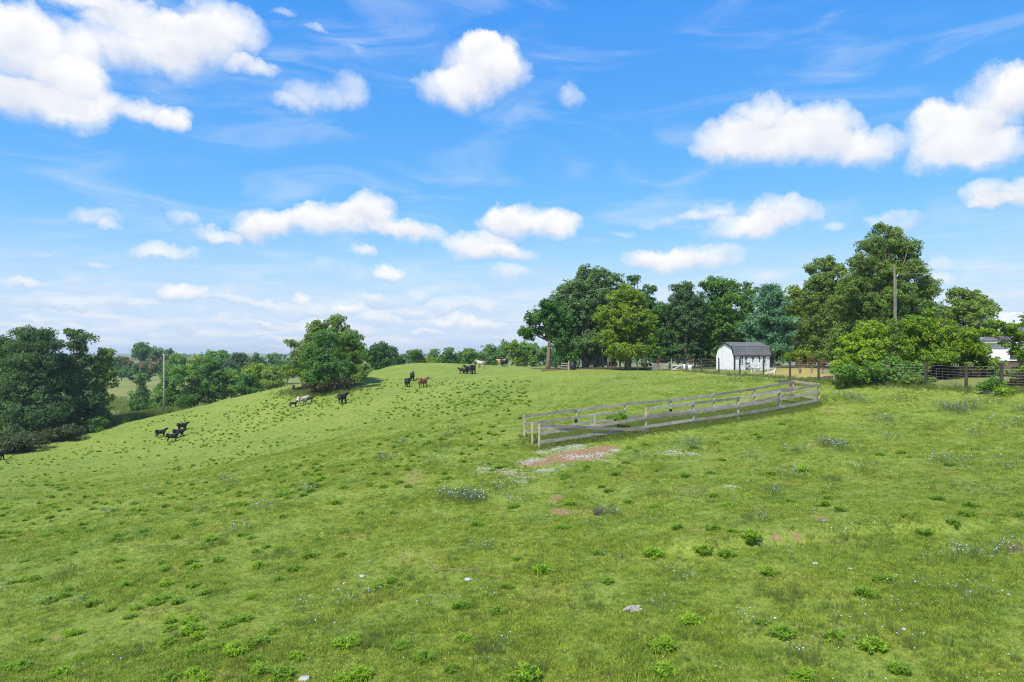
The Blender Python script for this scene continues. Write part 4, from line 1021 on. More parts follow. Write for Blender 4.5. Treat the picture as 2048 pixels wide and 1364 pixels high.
# ------------------------------------------------------------------ cattle
def cow_mesh(name, pose, calf=False):
    neck_yaw = pose.get('yaw', 0); neck_up = pose.get('up', 0); st = pose.get('stride', 0); tail = pose.get('tail', 0)
    k = .8 if calf else 1.0                     # slimmer trunk for calves
    v = []; r = []; e = []
    def add(p, rad, prev=None):
        v.append(p); r.append(rad if isinstance(rad, tuple) else (rad, rad))
        if prev is not None: e.append((prev, len(v) - 1))
        return len(v) - 1
    lg = 1.12 if calf else 1.0                  # calves stand on longer legs
    zb = 1.02 if calf else .98
    rump = add((-.58, 0, zb + .05), (.27 * k, .26 * k))
    hipn = add((-.42, 0, zb), (.33 * k, .33 * k), rump)
    mid = add((-.10, 0, zb - .06), (.38 * k, .39 * k), hipn)
    chest = add((.28, 0, zb - .03), (.34 * k, .37 * k), mid)
    shoulder = add((.50, 0, zb + .04), (.25 * k, .30 * k), chest)
    cy, sy = math.cos(neck_yaw), math.sin(neck_yaw)
    def head(dx, dz): return (.50 + dx * cy, dx * sy, zb + .06 + dz + neck_up * dx)
    n1 = add(head(.20, .12), .20 * k, shoulder); poll = add(head(.38, .22), .14, n1)
    m1 = add(head(.52, .14), .12, poll); muz = add(head(.66, .03), .085, m1)
    for s in (-1, 1):
        q = head(.36, .27); add((q[0] - sy * s * .2 - .02, q[1] + cy * s * .2, q[2] + .02), .03, poll)
    for s in (-1, 1):
        f = st * s
        hip = add((-.56, .17 * s * k, .80), .19 * k, hipn); stf = add((-.48 + f * .5, .20 * s * k, .62), .13 * k, hip)
        hock = add((-.66 + f * .9, .19 * s * k, .38), .078, stf); ft = add((-.61 + f * 1.25, .19 * s * k, .10), .055, hock); add((-.57 + f * 1.3, .19 * s * k, .03), .064, ft)
        f = -st * s
        sh = add((.42, .17 * s * k, .72), .16 * k, shoulder); kn = add((.43 + f * .7, .18 * s * k, .36), .074, sh)
        ft = add((.42 + f * 1.2, .18 * s * k, .10), .052, kn); add((.46 + f * 1.25, .18 * s * k, .03), .062, ft)
    ta = add((-.82, 0, zb + .12), .05, rump); tb = add((-.88, tail * .3, .76), .03, ta); tc = add((-.86, tail * .5, .46), .034, tb); add((-.84, tail * .5, .34), .042, tc)
    me = bpy.data.meshes.new('tmp'); me.from_pydata(v, e, []); o = bpy.data.objects.new('tmp', me); COL.objects.link(o)
    sk = o.modifiers.new('skin', 'SKIN'); sk.use_smooth_shade = True
    ss = o.modifiers.new('sub', 'SUBSURF'); ss.levels = 2; ss.render_levels = 2
    for i, rr in enumerate(r): me.skin_vertices[0].data[i].radius = rr
    me.skin_vertices[0].data[rump].use_root = True
    dg = bpy.context.evaluated_depsgraph_get(); dg.update()
    out = bpy.data.meshes.new_from_object(o.evaluated_get(dg)); out.name = name
    bpy.data.objects.remove(o); bpy.data.meshes.remove(me)
    return out
POSES = {'walk': cow_mesh('cow_walking', {'stride': .10, 'up': .05}), 'look_left': cow_mesh('cow_looking_left', {'yaw': .75, 'up': .25, 'tail': .6}),
         'look_right': cow_mesh('cow_looking_right', {'yaw': -.75, 'up': .25, 'tail': -.6, 'stride': .06}), 'alert': cow_mesh('cow_alert', {'up': .45, 'stride': -.05}),
         'calf': cow_mesh('calf_standing', {'up': .35, 'stride': .09}, True), 'calf_look': cow_mesh('calf_looking', {'up': .3, 'yaw': -.4, 'stride': -.08}, True)}
def cow(px, py, heading, hide, pose, size, label, group='cattle on the hillside', d=None):
    p = hit1(px, py) if d is None else at(px, d)
    key = (pose, hide)
    me = COWS.get(key)
    if me is None:
        me = POSES[pose].copy(); me.name = ('calf' if 'calf' in pose else 'cow'); me.materials.clear(); me.materials.append(HIDE[hide])
        for q in me.polygons: q.use_smooth = True
        COWS[key] = me
    o = bpy.data.objects.new('calf' if 'calf' in pose else 'cow', me); COL.objects.link(o)
    o.location = (p[0], p[1], p[2] - .015); o.scale = (size,) * 3; o.rotation_euler = (0, 0, R(heading))
    tag(o, label, 'calf' if 'calf' in pose else 'cow', group)
COWS = {}
# heading 0 = facing right in the photo, 90 = facing away
cow(322, 875, 48, 'black', 'alert', .86, 'black cow standing apart at the downhill side of the four black cattle')
cow(345, 884, 32, 'black', 'look_left', .92, 'black cow seen side-on, lowest on the slope of the four black cattle')
cow(358, 875, 45, 'black', 'walk', .92, 'black cow half hidden just behind the side-on black cow')
cow(365, 862, 60, 'black', 'look_right', .90, 'black cow highest on the slope of the four black cattle, head raised')
cow(-3, 921, 60, 'black', 'walk', .95, 'black cow mostly cut off by the frame edge near the brambles')
cow(587, 815, 20, 'black', 'calf', .66, 'small black calf following the cream cow below the hill clump')
cow(605, 811, 58, 'cream', 'look_right', 1.0, 'cream cow walking away between a black and a brown calf')
cow(619, 806, 15, 'darkbrown', 'calf', .72, 'dark brown calf just ahead of the cream cow')
cow(685, 808, 78, 'black', 'look_right', 1.08, 'big black cow seen from behind, alone below the hill clump')
cow(815, 774, 84, 'black', 'look_right', .98, 'black cow seen from behind, lower of the two walking up the hill')
cow(825, 761, 90, 'black', 'alert', 1.0, 'black cow seen from behind, higher of the two walking up the hill')
cow(846, 775, 60, 'red', 'look_right', 1.05, 'red-brown cow walking uphill beside the black cows')
cow(924, 748, 172, 'black', 'calf', .78, 'black calf at the head of the small group, furthest from the black cows')
cow(930, 748, 165, 'black', 'calf_look', .78, 'black calf pressed against the two black cows near the crest')
cow(938, 748, 140, 'black', 'look_left', 1.12, 'black cow between the calves and the other black cow near the crest')
cow(945, 747.5, 110, 'black', 'walk', 1.15, 'black cow at the rear of the small group near the crest')
cow(961, 736, 145, 'cream', 'look_left', 1.12, 'cream cow standing on the crest against the hedge')
cow(1008, 733.5, 130, 'black', 'walk', 1.1, 'black cow on the crest in front of the tan cow')
cow(1003, 732.5, 175, 'tan', 'walk', 1.1, 'tan cow on the crest mostly hidden by a black cow', d=150)

# ------------------------------------------------------------------ ground cover by geometry nodes
def blades_mesh(name, n, h, spread, width, r, mat, curve=.5, flower=None):
    V = []; Fc = []; T = []
    for i in range(n):
        a = r.uniform(0, 6.283); rad = spread * math.sqrt(r.random()); x, y = rad * math.cos(a), rad * math.sin(a)
        b = a + r.normal() * .8; hh = h * r.uniform(.5, 1.15); out = hh * curve * r.uniform(.3, 1.4); w = width * r.uniform(.7, 1.3)
        dx, dy = math.cos(b), math.sin(b); k = len(V); yaw = r.uniform(0, 3.14); wx, wy = math.cos(yaw) * w, math.sin(yaw) * w
        V += [(x - wx, y - wy, -.01), (x + wx, y + wy, -.01), (x + dx * out * .4 + wx * .7, y + dy * out * .4 + wy * .7, hh * .62), (x + dx * out * .4 - wx * .7, y + dy * out * .4 - wy * .7, hh * .62), (x + dx * out, y + dy * out, hh)]
        Fc += [(k, k + 1, k + 2, k + 3), (k + 3, k + 2, k + 4)]; t = r.random(); T += [t, t]
    me = bpy.data.meshes.new(name); me.from_pydata(V, [], Fc); me.materials.append(mat)
    at_ = me.attributes.new('tint', 'FLOAT', 'FACE'); at_.data.foreach_set('value', np.array(T, np.float32))
    return me
def scatter(name, pts, scl, meshes, label, cat, r, tilt=.15):
    """one 'stuff' object: a cloud of points that carries a small plant on each"""
    colx = bpy.data.collections.new(name + '_kinds')
    for i, m in enumerate(meshes):
        o = bpy.data.objects.new(m.name, m); colx.objects.link(o)
    me = bpy.data.meshes.new(name); n = len(pts)
    me.vertices.add(n); me.vertices.foreach_set('co', np.asarray(pts, np.float32).ravel())
    rot = np.c_[r.normal(size=n) * tilt, r.normal(size=n) * tilt, r.uniform(0, 6.283, n)]
    a = me.attributes.new('rot', 'FLOAT_VECTOR', 'POINT'); a.data.foreach_set('vector', rot.astype(np.float32).ravel())
    a = me.attributes.new('scl', 'FLOAT', 'POINT'); a.data.foreach_set('value', np.asarray(scl, np.float32))
    a = me.attributes.new('pick', 'INT', 'POINT'); a.data.foreach_set('value', r.integers(0, len(meshes), n).astype(np.int32))
    o = bpy.data.objects.new(name, me); COL.objects.link(o)
    g = bpy.data.node_groups.new(name + '_scatter', 'GeometryNodeTree')
    g.interface.new_socket('Geometry', in_out='INPUT', socket_type='NodeSocketGeometry'); g.interface.new_socket('Geometry', in_out='OUTPUT', socket_type='NodeSocketGeometry')
    gi = g.nodes.new('NodeGroupInput'); go = g.nodes.new('NodeGroupOutput')
    ip = g.nodes.new('GeometryNodeInstanceOnPoints'); ci = g.nodes.new('GeometryNodeCollectionInfo')
    ci.inputs['Collection'].default_value = colx; ci.inputs['Separate Children'].default_value = True; ci.inputs['Reset Children'].default_value = True
    def na(nm, t):
        q = g.nodes.new('GeometryNodeInputNamedAttribute'); q.data_type = t; q.inputs['Name'].default_value = nm
        return q.outputs['Attribute']
    ip.inputs['Pick Instance'].default_value = True
    L = g.links.new
    L(gi.outputs[0], ip.inputs['Points']); L(ci.outputs[0], ip.inputs['Instance']); L(na('pick', 'INT'), ip.inputs['Instance Index'])
    L(na('rot', 'FLOAT_VECTOR'), ip.inputs['Rotation']); L(na('scl', 'FLOAT'), ip.inputs['Scale']); L(ip.outputs[0], go.inputs[0])
    md = o.modifiers.new('scatter', 'NODES'); md.node_group = g
    tag(o, label, cat, kind='stuff')
    return o

def px_points(n, x0, x1, y0, y1, r):
    p, ok = hit(r.uniform(x0, x1, n), r.uniform(y0, y1, n)); return p[ok]
def project(p):
    return 1024 + F * p[:, 0] / p[:, 1], HORIZON + F * (CZ - p[:, 2]) / p[:, 1]
r = np.random.default_rng(5)
# short grazed grass: density falls off with distance so each part of the slope carries the same detail
n = 440000
d = 6.5 * (85 / 6.5) ** r.random(n); th = np.deg2rad(r.uniform(-50, 50, n))
gx = d * np.tan(th); keep = (np.abs(gx) < d * .86) | ((np.abs(gx) < d * 1.18) & (r.random(n) < .6))
gx, gy = gx[keep], d[keep]
gz = H(gx, gy); pts = np.c_[gx, gy, gz]
px, py = project(pts)
bare = np.maximum(blob_px(px, py, DIRT), blob_px(px, py, STONY) * .75)
keep = (r.random(len(pts)) > bare * 1.3) & (r.random(len(pts)) < np.clip((88 - gy) / 48, 0, 1)) & (r.random(len(pts)) < .45 + 1.3 * np.clip(vnoise(gx / .55, gy / .55) + vnoise(gx / 1.9, gy / 1.9) + .3, 0, 1)) & (in_pasture(gx, gy) > .5) & (blob_px(px, py, STRAW) < .4)
pts = pts[keep]
cl = vnoise(pts[:, 0] / .8, pts[:, 1] / .8) + vnoise(pts[:, 0] / 2.7 + 4, pts[:, 1] / 2.7) 
scl = np.clip(.8 + .75 * cl + r.normal(size=len(pts)) * .25, .3, 2.3) * (1 + np.clip((pts[:, 1] - 15) / 60, 0, .7))
tufts = [blades_mesh('grass_tuft', 22, .045, .095, .0042, r, TUFT, 1.3) for _ in range(4)]
scatter('grass', pts, scl, tufts, 'short grazed grass covering the pasture', 'grass', r, .25)

# tall unmown grass: along the crest edge, in the pen, along the wire fence
T = []
def strip(poly, width, n):
    q = np.array(poly, float); seg = r.integers(0, len(q) - 1, n); t = r.random(n)
    p = q[seg] + (q[seg + 1] - q[seg]) * t[:, None] + r.normal(size=(n, 2)) * width
    return np.c_[p, H(p[:, 0], p[:, 1])]
def pxd(l): return [((px - 1024) / F * d, d) for px, d in l]
T.append(strip(pxd([(60, 98), (150, 104), (215, 110), (262, 115), (330, 120)]), 1.2, 5200))
T.append(strip(pxd([(330, 120), (400, 124), (470, 125)]), .6, 800))
s_tall = [np.full(len(T[0]), 1.9), np.full(len(T[1]), .9)]
q = strip(pxd([(1070, 38.6), (1612, 46.6)]), .95, 5200); T.append(q); s_tall.append(r.uniform(.2, .45, len(q)))
q = strip(pxd([(1080, 36.4), (1637, 44.8)]), .35, 1300); T.append(q); s_tall.append(r.uniform(.2, .55, len(q)))
q = strip(pxd([(1308, 94), (1372, 80.5), (1480, 68), (1580, 58), (1698, 49.5), (1851, 45.5), (2004, 41.5), (2100, 40)]), .5, 1900); T.append(q); s_tall.append(.14 + .5 * r.random(len(q)) ** 2)
q = strip(pxd([(560, 112), (640, 106), (715, 106)]), 1.2, 700); T.append(q); s_tall.append(r.uniform(.4, .9, len(q)))
q = strip(pxd([(225, 150), (260, 170), (300, 190)]), 12, 2500); T.append(q); s_tall.append(r.uniform(.8, 1.4, len(q)))
for cx_, cy_ in [(790, 1142), (1090, 1146), (552, 1112), (930, 1235), (820, 1180), (1060, 1345), (960, 1300), (430, 1090), (660, 1070), (1310, 990), (1240, 935), (1280, 915), (1010, 935), (1140, 960), (1560, 1190), (1690, 1225), (1830, 1230), (1720, 1090), (1905, 980), (1990, 1105), (1470, 1260), (250, 1180), (130, 1150), (330, 1290), (610, 1250), (740, 1290), (1600, 1330), (1870, 1310), (1180, 1210), (520, 1330), (880, 985), (760, 1010), (1480, 1040), (1580, 870), (1750, 900), (1860, 860), (1950, 900), (1420, 900), (1660, 960)]:
    c_ = hit1(cx_, cy_); k_ = int(r.uniform(14, 46)); sp_ = r.uniform(.16, .5) * (1 + c_[1] / 60)
    p_ = c_[:2] + r.normal(size=(k_, 2)) * sp_; T.append(np.c_[p_, H(p_[:, 0], p_[:, 1])]); s_tall.append(r.uniform(.14, .34, k_))
q = px_points(900, 0, 2048, 900, 1364, r); T.append(q); s_tall.append(r.uniform(.12, .3, len(q)))
tall = [blades_mesh('tall_tuft', 26, .62, .2, .011, r, LEAF['tall'], .4) for _ in range(4)]
scatter('tall_grass', np.concatenate(T), np.concatenate(s_tall) * r.uniform(.7, 1.2, sum(map(len, T))), tall, 'tall unmown grass along the fences and the edge of the field', 'grass', r, .12)

# ------------------------------------------------------------------ weed clumps
def weed_mesh(name, mat, r, n=40, rad=.28, h=.25):
    V = []; Fc = []; T = []
    def leaf(p, dirv, L, w, t):
        d_ = np.array(dirv) / np.linalg.norm(dirv); s = np.cross(d_, [0, 0, 1.]); s /= np.linalg.norm(s) + 1e-9; u = np.cross(s, d_)
        k = len(V); p = np.array(p)
        V.extend([p, p + d_ * L * .45 + s * w + u * L * .06, p + d_ * L - u * L * .22, p + d_ * L * .45 - s * w + u * L * .06]); Fc.append((k, k + 1, k + 2, k + 3)); T.append(t)
    lob = r.uniform(0, 6.283)
    for i in range(n):
        a = r.vonmises(lob, .9); q = rad * r.random() ** .6 * .8; base = np.array([math.cos(a) * q, math.sin(a) * q, 0]); hh = h * (1 - .5 * (q / rad) ** 2) * r.uniform(.5, 1.1)
        lean = np.array([math.cos(a), math.sin(a), 0]) * (q * .5)
        tl = r.random() * .4
        for z in np.linspace(.15, 1, 4):
            p = base + lean * z + [0, 0, hh * z]
            for _ in range(3):
                b = r.uniform(0, 6.283); leaf(p, (math.cos(b), math.sin(b), r.uniform(.0, 1.1)), r.uniform(.08, .17), r.uniform(.011, .021), min(1, tl + .5 * z * r.random() + .2))
    me = bpy.data.meshes.new(name); me.from_pydata([tuple(map(float, v)) for v in V], [], Fc); me.materials.append(mat)
    at_ = me.attributes.new('tint', 'FLOAT', 'FACE'); at_.data.foreach_set('value', np.array(T, np.float32))
    return me
WD = [weed_mesh('weed_clump', LEAF['weed'], r) for _ in range(4)]
WB = [weed_mesh('weed_clump', LEAF['weedhi'], r) for _ in range(3)]
R6 = [(1230,515,1),(1185,565),(1260,355),(1450,240),(990,270),(1120,275),(845,465),(855,490),(690,495),(670,520),(755,510),(440,515),(530,465),(240,355),(315,325),(290,258),(230,300),(465,300),(510,265),(670,345),(780,340),(970,320),(1125,400),(1145,425),(1390,365),(1310,315),(1420,490),(1470,505),(1555,560),(1500,585),(1625,575),(1815,615),(1995,605),(1890,155),(1790,50),(1990,85),(425,595),(345,630),(135,640),(700,640),(700,680),(950,650),(975,690),(1120,650),(1140,680,1),(1290,635),(985,775,1),(735,790,1),(1120,785),(1190,830),(1525,670,1),(1630,750),(1720,690),(1455,855),(550,895),(905,890),(1035,880),(970,855),(655,925),(760,965),(795,920),(365,850),(380,815),(280,880),(150,750,1),(70,765),(190,750),(430,1065,1),(205,1110),(460,1220,1),(350,1310,1),(110,1270),(20,1270),(1000,990,1),(1110,990,1),(990,1040),(1130,1060,1),(1165,1085,1),(970,1130),(1310,1020),(1400,990),(1600,1060),(1290,1150),(1385,1140,1),(1490,1135),(1380,1175,1),(1140,1180),(2030,1130,1),(1730,1215,1),(1530,1290),(1640,1325),(1500,1215),(1150,1300,1),(1190,1335,1),(985,1340),(1980,1340,1),(210,530),(80,525),(30,330),(160,385),(600,300),(1030,505),(1660,380),(1970,300),(2010,475),(1850,520)]
R7 = [(65,65),(255,65),(940,35),(1300,15,1),(750,140),(1780,30),(180,505,1),(250,470),(920,505),(980,335),(1140,415,1),(1780,310,1),(1500,470),(1460,305),(2000,710,1),(1820,860,1),(660,620),(660,805,1),(740,820),(35,1030,1),(10,840,1),(300,850),(600,985),(1020,1045,1),(1060,1030),(430,930),(1830,1010,1),(1240,155),(1920,150),(860,655)]
R8 = [(220,190),(240,220),(185,240),(500,150),(545,160),(375,200,1),(400,215),(500,275),(570,275),(955,295,1),(1050,285),(590,370,1),(440,385),(215,315),(50,395),(165,380),(245,530),(185,490),(540,515),(695,470),(715,500),(690,530),(775,555),(1225,500),(1085,585),(1520,575),(1610,580),(1385,535),(1370,580),(1300,620),(1180,655),(345,680),(345,695),(180,645),(270,655),(130,745),(245,765),(450,850,1),(85,1080,1),(980,880,1),(740,1150,1),(915,1195,1),(590,1330,1),(500,1140),(410,1080),(1050,1300),(900,960),(1180,200),(1290,340)]
R5 = [(300,220,1),(330,215,1),(265,240),(1085,190),(1110,195),(720,280),(705,290),(1025,265),(940,340),(990,370),(1110,435),(755,450,1),(1270,460),(1280,240),(1460,275),(1685,175),(1720,460,1),(1650,400),(1510,100),(1490,115),(1210,80,1),(390,465),(1860,660,1),(1570,740),(1260,770,1),(1420,600),(840,220,1),(710,600),(1110,100,1),(1150,120)]
R1 = [(1185,1195),(1325,1175),(1545,1165),(920,1205),(970,1240),(1830,1280),(1690,1155),(1860,1320),(1410,1265),(860,1325)]
R2 = [(675,1315),(400,1270,1),(690,1155),(1070,1015),(840,870),(1590,965),(1680,905),(1930,905),(2025,900),(1870,630,1),(1890,655,1),(1660,630),(1700,555),(985,870),(1300,825)]
W = []
for lst, k, ox, oy in ((R6, 2.926, 0, 900), (R7, 2.926, 700, 1000), (R8, 2.335, 1350, 780), (R5, 3.103, 900, 860), (R1, 4, 0, 600), (R2, 4, 512, 600)):
    for t in lst: W.append((ox + t[0] / k, oy + t[1] / k, len(t) > 2))
W = np.array(W, float)
wp, ok = hit(W[:, 0], W[:, 1] + 5)
# a few more near the listed ones, up to 300, the rest as stuff
def hill_points(n):
    x = r.uniform(-40, 1060, n); y = 905 - 150 * (x / 760).clip(0, 1) ** .85 + r.gamma(1.3, 75, n)
    p, ok = hit(x, y); p = p[ok]; y = y[ok]
    dens = np.clip(.55 + 1.6 * vnoise(p[:, 0] / 9, p[:, 1] / 9), .05, 1)
    return p[(r.random(len(p)) < dens) & (p[:, 1] > 30) & (in_pasture(p[:, 0], p[:, 1]) > .9)]
hp = hill_points(6500); hp = hp[(hp[:, 1] > 62) | (r.random(len(hp)) < .4)]
qx, qy = project(hp); free = ~((np.abs(qx - 1130) < 120) & (np.abs(qy - 900) < 60)); hp = hp[free]
hp = hp[np.argsort(hp[:, 1])]
extra_n = max(0, 299 - len(wp)); ind = np.r_[wp, hp[:extra_n]]; hi = np.r_[W[:, 2], np.zeros(min(extra_n, len(hp)))]; rest = hp[extra_n:]
for i, (p, b) in enumerate(zip(ind, hi)):
    me = (WB if b else WD)[i % (3 if b else 4)]
    o = bpy.data.objects.new('weed_clump', me); COL.objects.link(o)
    s = float(r.uniform(.46, .8)) * (1.12 if b else 1.0); o.location = (p[0], p[1], p[2] - .02); o.rotation_euler = (0, 0, float(r.uniform(0, 6.28))); o.scale = (s, s * float(r.uniform(.85, 1.15)), s * float(r.uniform(.8, 1.1)))
    if b: tag(o, 'bright yellow-green leafy weed clump standing out of the grazed grass', 'weed', 'bright weed clumps in the pasture')
    else: tag(o, 'dark green leafy weed clump standing out of the grazed grass', 'weed', 'dark weed clumps in the pasture')
scatter('pasture_weeds', rest, .25 + .5 * r.random(len(rest)) ** 1.8, WD + WB[:1], 'small dark weeds dotting the far hillside', 'weeds', r, .05)

# ------------------------------------------------------------------ chicory
PETAL = worn('chicory_petal', (.34, .41, .76), (.50, .56, .86), 8, .6, .2)
def chicory(r, rad, h, ns):
    st = MB(); V = []; Fc = []
    for k in range(ns):
        a = r.uniform(0, 6.283); q = rad * math.sqrt(r.random()); x, y = q * math.cos(a), q * math.sin(a); hh = h * r.uniform(.55, 1.1)
        top = (x + r.normal() * .08, y + r.normal() * .08, hh)
        st.tube([(x, y, -.02), ((x + top[0]) / 2 + r.normal() * .02, (y + top[1]) / 2, hh * .5), top], [.0038, .003, .002], 3, False)
        for _ in range(3):
            t = r.uniform(.35, .95); p = np.array([x + (top[0] - x) * t, y + (top[1] - y) * t, hh * t]); b = r.uniform(0, 6.283); e = p + np.array([math.cos(b), math.sin(b), .9]) * r.uniform(.06, .16)
            st.tube([p, e], [.0025, .0016], 3, False)
            if r.random() < .26:
                nn = np.array([r.normal() * .45, r.normal() * .45 - .25, 1.]); nn /= np.linalg.norm(nn); s, u = frame_vecs(nn[None], r); s, u = s[0], u[0]
                f = r.uniform(.014, .021); i0 = len(V); V.append(e)
                for j in range(12):
                    an = j * math.pi / 6; rr_ = f if j % 2 == 0 else f * .72
                    V.append(e + (s * math.cos(an) + u * math.sin(an)) * rr_ + nn * f * .2)
                for j in range(12): Fc.append((i0, i0 + 1 + j, i0 + 1 + (j + 1) % 12))
    ms = bpy.data.meshes.new('stems'); ms.from_pydata(st.v, [], st.f); ms.materials.append(LEAF['chic'])
    mf = bpy.data.meshes.new('flowers'); mf.from_pydata([tuple(map(float, v)) for v in V], [], Fc); mf.materials.append(PETAL)
    return ms, mf
CH = [chicory(r, .30, .34, 10), chicory(r, .38, .38, 13), chicory(r, .24, .30, 7), chicory(r, .6, .40, 22)]
CP = []
for lst, k, ox, oy in (
    ([(830,45,9),(780,40,5),(1330,95,14),(1260,90,6),(1400,90,6),(1480,35,5),(740,275,7),(700,265,4),(790,290,3),(80,260,4),(1580,170,3),(1000,145,4),(1020,235,3),(880,390,2),(1260,350,3),(1550,370,4),(570,305,3),(450,490,2),(1620,100,4),(1060,60,4),(940,150,3),(1330,355,2),(350,320,2),(530,410,2),(1400,220,3),(1440,500,1),(1340,460,1),(1560,765,4),(1420,800,3),(1310,775,2),(1150,820,1),(1230,810,1),(1050,935,1),(1165,917,1),(1230,948,1),(1395,980,2),(780,690,2),(770,660,1),(400,615,1),(410,760,1),(440,735,1),(825,1165,1),(605,1250,1),(580,1245,1),(1100,1190,1),(975,1045,1),(380,1105,1)], 2.335, 1350, 780),
    ([(150,440,6),(100,430,3),(1500,120,4),(1500,420,3),(1000,540,3),(390,450,2),(1170,180,2),(2000,400,2),(1250,590,1),(210,740,2),(1930,570,1),(320,380,3),(40,440,3)], 3.103, 900, 860),
    ([(700,15,5),(800,290,1),(60,600,2),(600,590,1),(820,580,1),(910,870,1),(840,950,1),(1960,480,2),(1800,640,2),(1420,160,1),(1860,430,1),(110,390,1),(1500,80,3),(340,840,1),(1540,380,1),(440,640,1)], 2.926, 700, 1000),
    ([(1760,940,2),(1900,1090,1),(450,935,1),(240,950,1),(860,245,3),(640,380,2),(1330,195,3),(1390,480,2),(2010,920,1),(730,1265,1),(430,1310,1),(1530,355,2),(1170,370,2),(380,740,1),(1570,745,1),(20,835,1),(1800,250,3),(1000,600,1),(1500,1160,1),(760,545,1)], 2.926, 0, 900),
    ([(1540,1100,4),(1520,1190,3),(1040,1290,3),(1600,1050,2),(1140,1160,2),(1430,1310,2)], 4, 512, 600),
    ([(1450,765,7),(1500,762,4),(1180,750,3),(1215,770,3),(1230,757,3)], 1, 0, 0)):
    for x, y, c in lst:
        for j in range(c):
            s = 0 if c == 1 else 1
            CP.append((ox + (x + s * r.normal() * 7 * c ** .6) / k if k > 1 else x + r.normal() * 16, oy + (y + s * r.normal() * 3.5 * c ** .5) / k if k > 1 else y + r.normal() * 2.2))
CP = np.array(CP[:298]); cp, ok = hit(CP[:, 0], CP[:, 1])
for i, p in enumerate(cp):
    ms, mf = CH[i % 4]
    root = empty('chicory_plant', p, float(r.uniform(0, 6.28))); s = float(r.uniform(.75, 1.2)) * (1.15 if p[1] > 25 else .85); root.scale = (s, s, s)
    tag(root, 'wiry chicory plant with small pale blue flowers in the grass', 'wildflower', 'chicory plants in the pasture')
    for nm, m in (('stems', ms), ('flower_or_seed_heads', mf)):
        o = bpy.data.objects.new(nm, m); COL.objects.link(o); o.parent = root

# white clover heads and gravel
def lump_mesh(name, mat, rad, r, jag=.3, flat=.6):
    import bmesh
    bm = bmesh.new(); bmesh.ops.create_icosphere(bm, subdivisions=1, radius=rad)
    for v in bm.verts:
        v.co *= 1 + r.uniform(-jag, jag); v.co.z *= flat
    me = bpy.data.meshes.new(name); bm.to_mesh(me); bm.free(); me.materials.append(mat); return me
CLOV = worn('clover_white', (.55, .56, .48), (.78, .78, .72), 10, .8, .1)
cx = np.r_[r.normal(1290, 190, 1200), r.uniform(600, 2048, 350)]; cyy = np.r_[r.normal(985, 50, 1200), r.uniform(880, 1364, 350)]
m_ = (cyy > 860) & (cyy < 1364); cpt, ok = hit(cx[m_], cyy[m_]); cpt[:, 2] += .05
scatter('clover_flowers', cpt[ok], r.uniform(.6, 1.2, ok.sum()), [lump_mesh('clover_head', CLOV, .010, r, .15, .9)], 'tiny white clover heads speckling the grass', 'flowers', r)
GB = [(700,105,110,9),(600,128,50,9),(640,115,60,8),(560,140,30,6),(780,95,60,6),(520,185,60,9),(470,200,40,9),(930,150,55,8),(1020,125,35,7),(720,215,60,5),(620,250,60,8),(450,290,90,16),(300,258,90,14),(200,240,35,8),(940,190,40,6),(560,255,60,7),(440,325,40,7),(800,165,110,12),(1740,350,35,5),(1500,150,40,10),(1380,140,70,14)]
GRAV = worn('crushed_stone', (.20, .185, .165), (.50, .48, .45), .9, .9, .1)
gp = []
for x, y, sx, sy in GB:
    k = int(26 + sx * sy * .17); gp.append(np.c_[900 + r.normal(x, sx * .62, k) / 3.103, 860 + r.normal(y, sy * .75, k) / 3.103])
gp = np.concatenate(gp); g3, ok = hit(gp[:, 0], gp[:, 1])
scatter('gravel', g3[ok], r.uniform(.35, 1.4, ok.sum()), [lump_mesh('stone', GRAV, .036, r) for _ in range(3)], 'pale crushed stone spread around the open end of the pen', 'gravel', r)

# ------------------------------------------------------------------ single things in the grass
def rough_lump(name, size, mat, r, sub=3, loc=(0, 0, 0)):
    import bmesh
    bm = bmesh.new(); bmesh.ops.create_icosphere(bm, subdivisions=sub, radius=1)
    o = r.normal(size=3) * 10
    for v in bm.verts:
        c = np.array(v.co); k = 1 + .5 * (vnoise(np.array([c[0] * 2.2 + o[0]]), np.array([c[1] * 2.2 + c[2] * 1.7 + o[1]]))[0]) + .3 * (vnoise(np.array([c[0] * 6 + o[2]]), np.array([c[1] * 6 + c[2] * 5]))[0])
        v.co *= k; v.co.x *= size[0] / 2; v.co.y *= size[1] / 2; v.co.z *= size[2] / 2
    me = bpy.data.meshes.new(name); bm.to_mesh(me); bm.free(); me.materials.append(mat)
    ob = bpy.data.objects.new(name, me); COL.objects.link(ob); ob.location = loc; return ob
def build_log():
    p = hit1(1266, 1222); root = empty('rotten_log', p, R(28)); tag(root, 'grey crumbling chunk of rotten wood lying in the near grass', 'log')
    for k in range(9):
        s = (r.uniform(.16, .34), r.uniform(.05, .09), r.uniform(.05, .10))
        o = rough_lump('splinter', s, LUMP, r, 2, (r.uniform(-.12, .14), -.10 + k * .024, .03 + r.uniform(0, .05))); o.parent = root; o.rotation_euler = (r.normal() * .1, r.normal() * .1, r.normal() * .18)
build_log()
sp = [(460,370),(475,388),(500,405),(530,414),(560,415),(590,411),(640,415),(680,420),(720,414),(745,416),(775,435),(800,445),(840,455),(878,460)]
sp = [hit1(700 + x / 2.926, 1000 + y / 2.926) for x, y in sp]; o0 = sp[0]
m = MB(); m.tube([p - o0 + [0, 0, .03 + .02 * math.sin(i * 1.7)] for i, p in enumerate(sp)], list(np.linspace(.014, .008, len(sp))), 7)
m.tube([sp[7] - o0 + [0, 0, .03], sp[7] - o0 + [.35, .18, .12]], [.009, .004], 6); tag(m.build('fallen_branch', STICK, None, True, tuple(o0)), 'long thin crooked branch lying on the grass', 'branch')
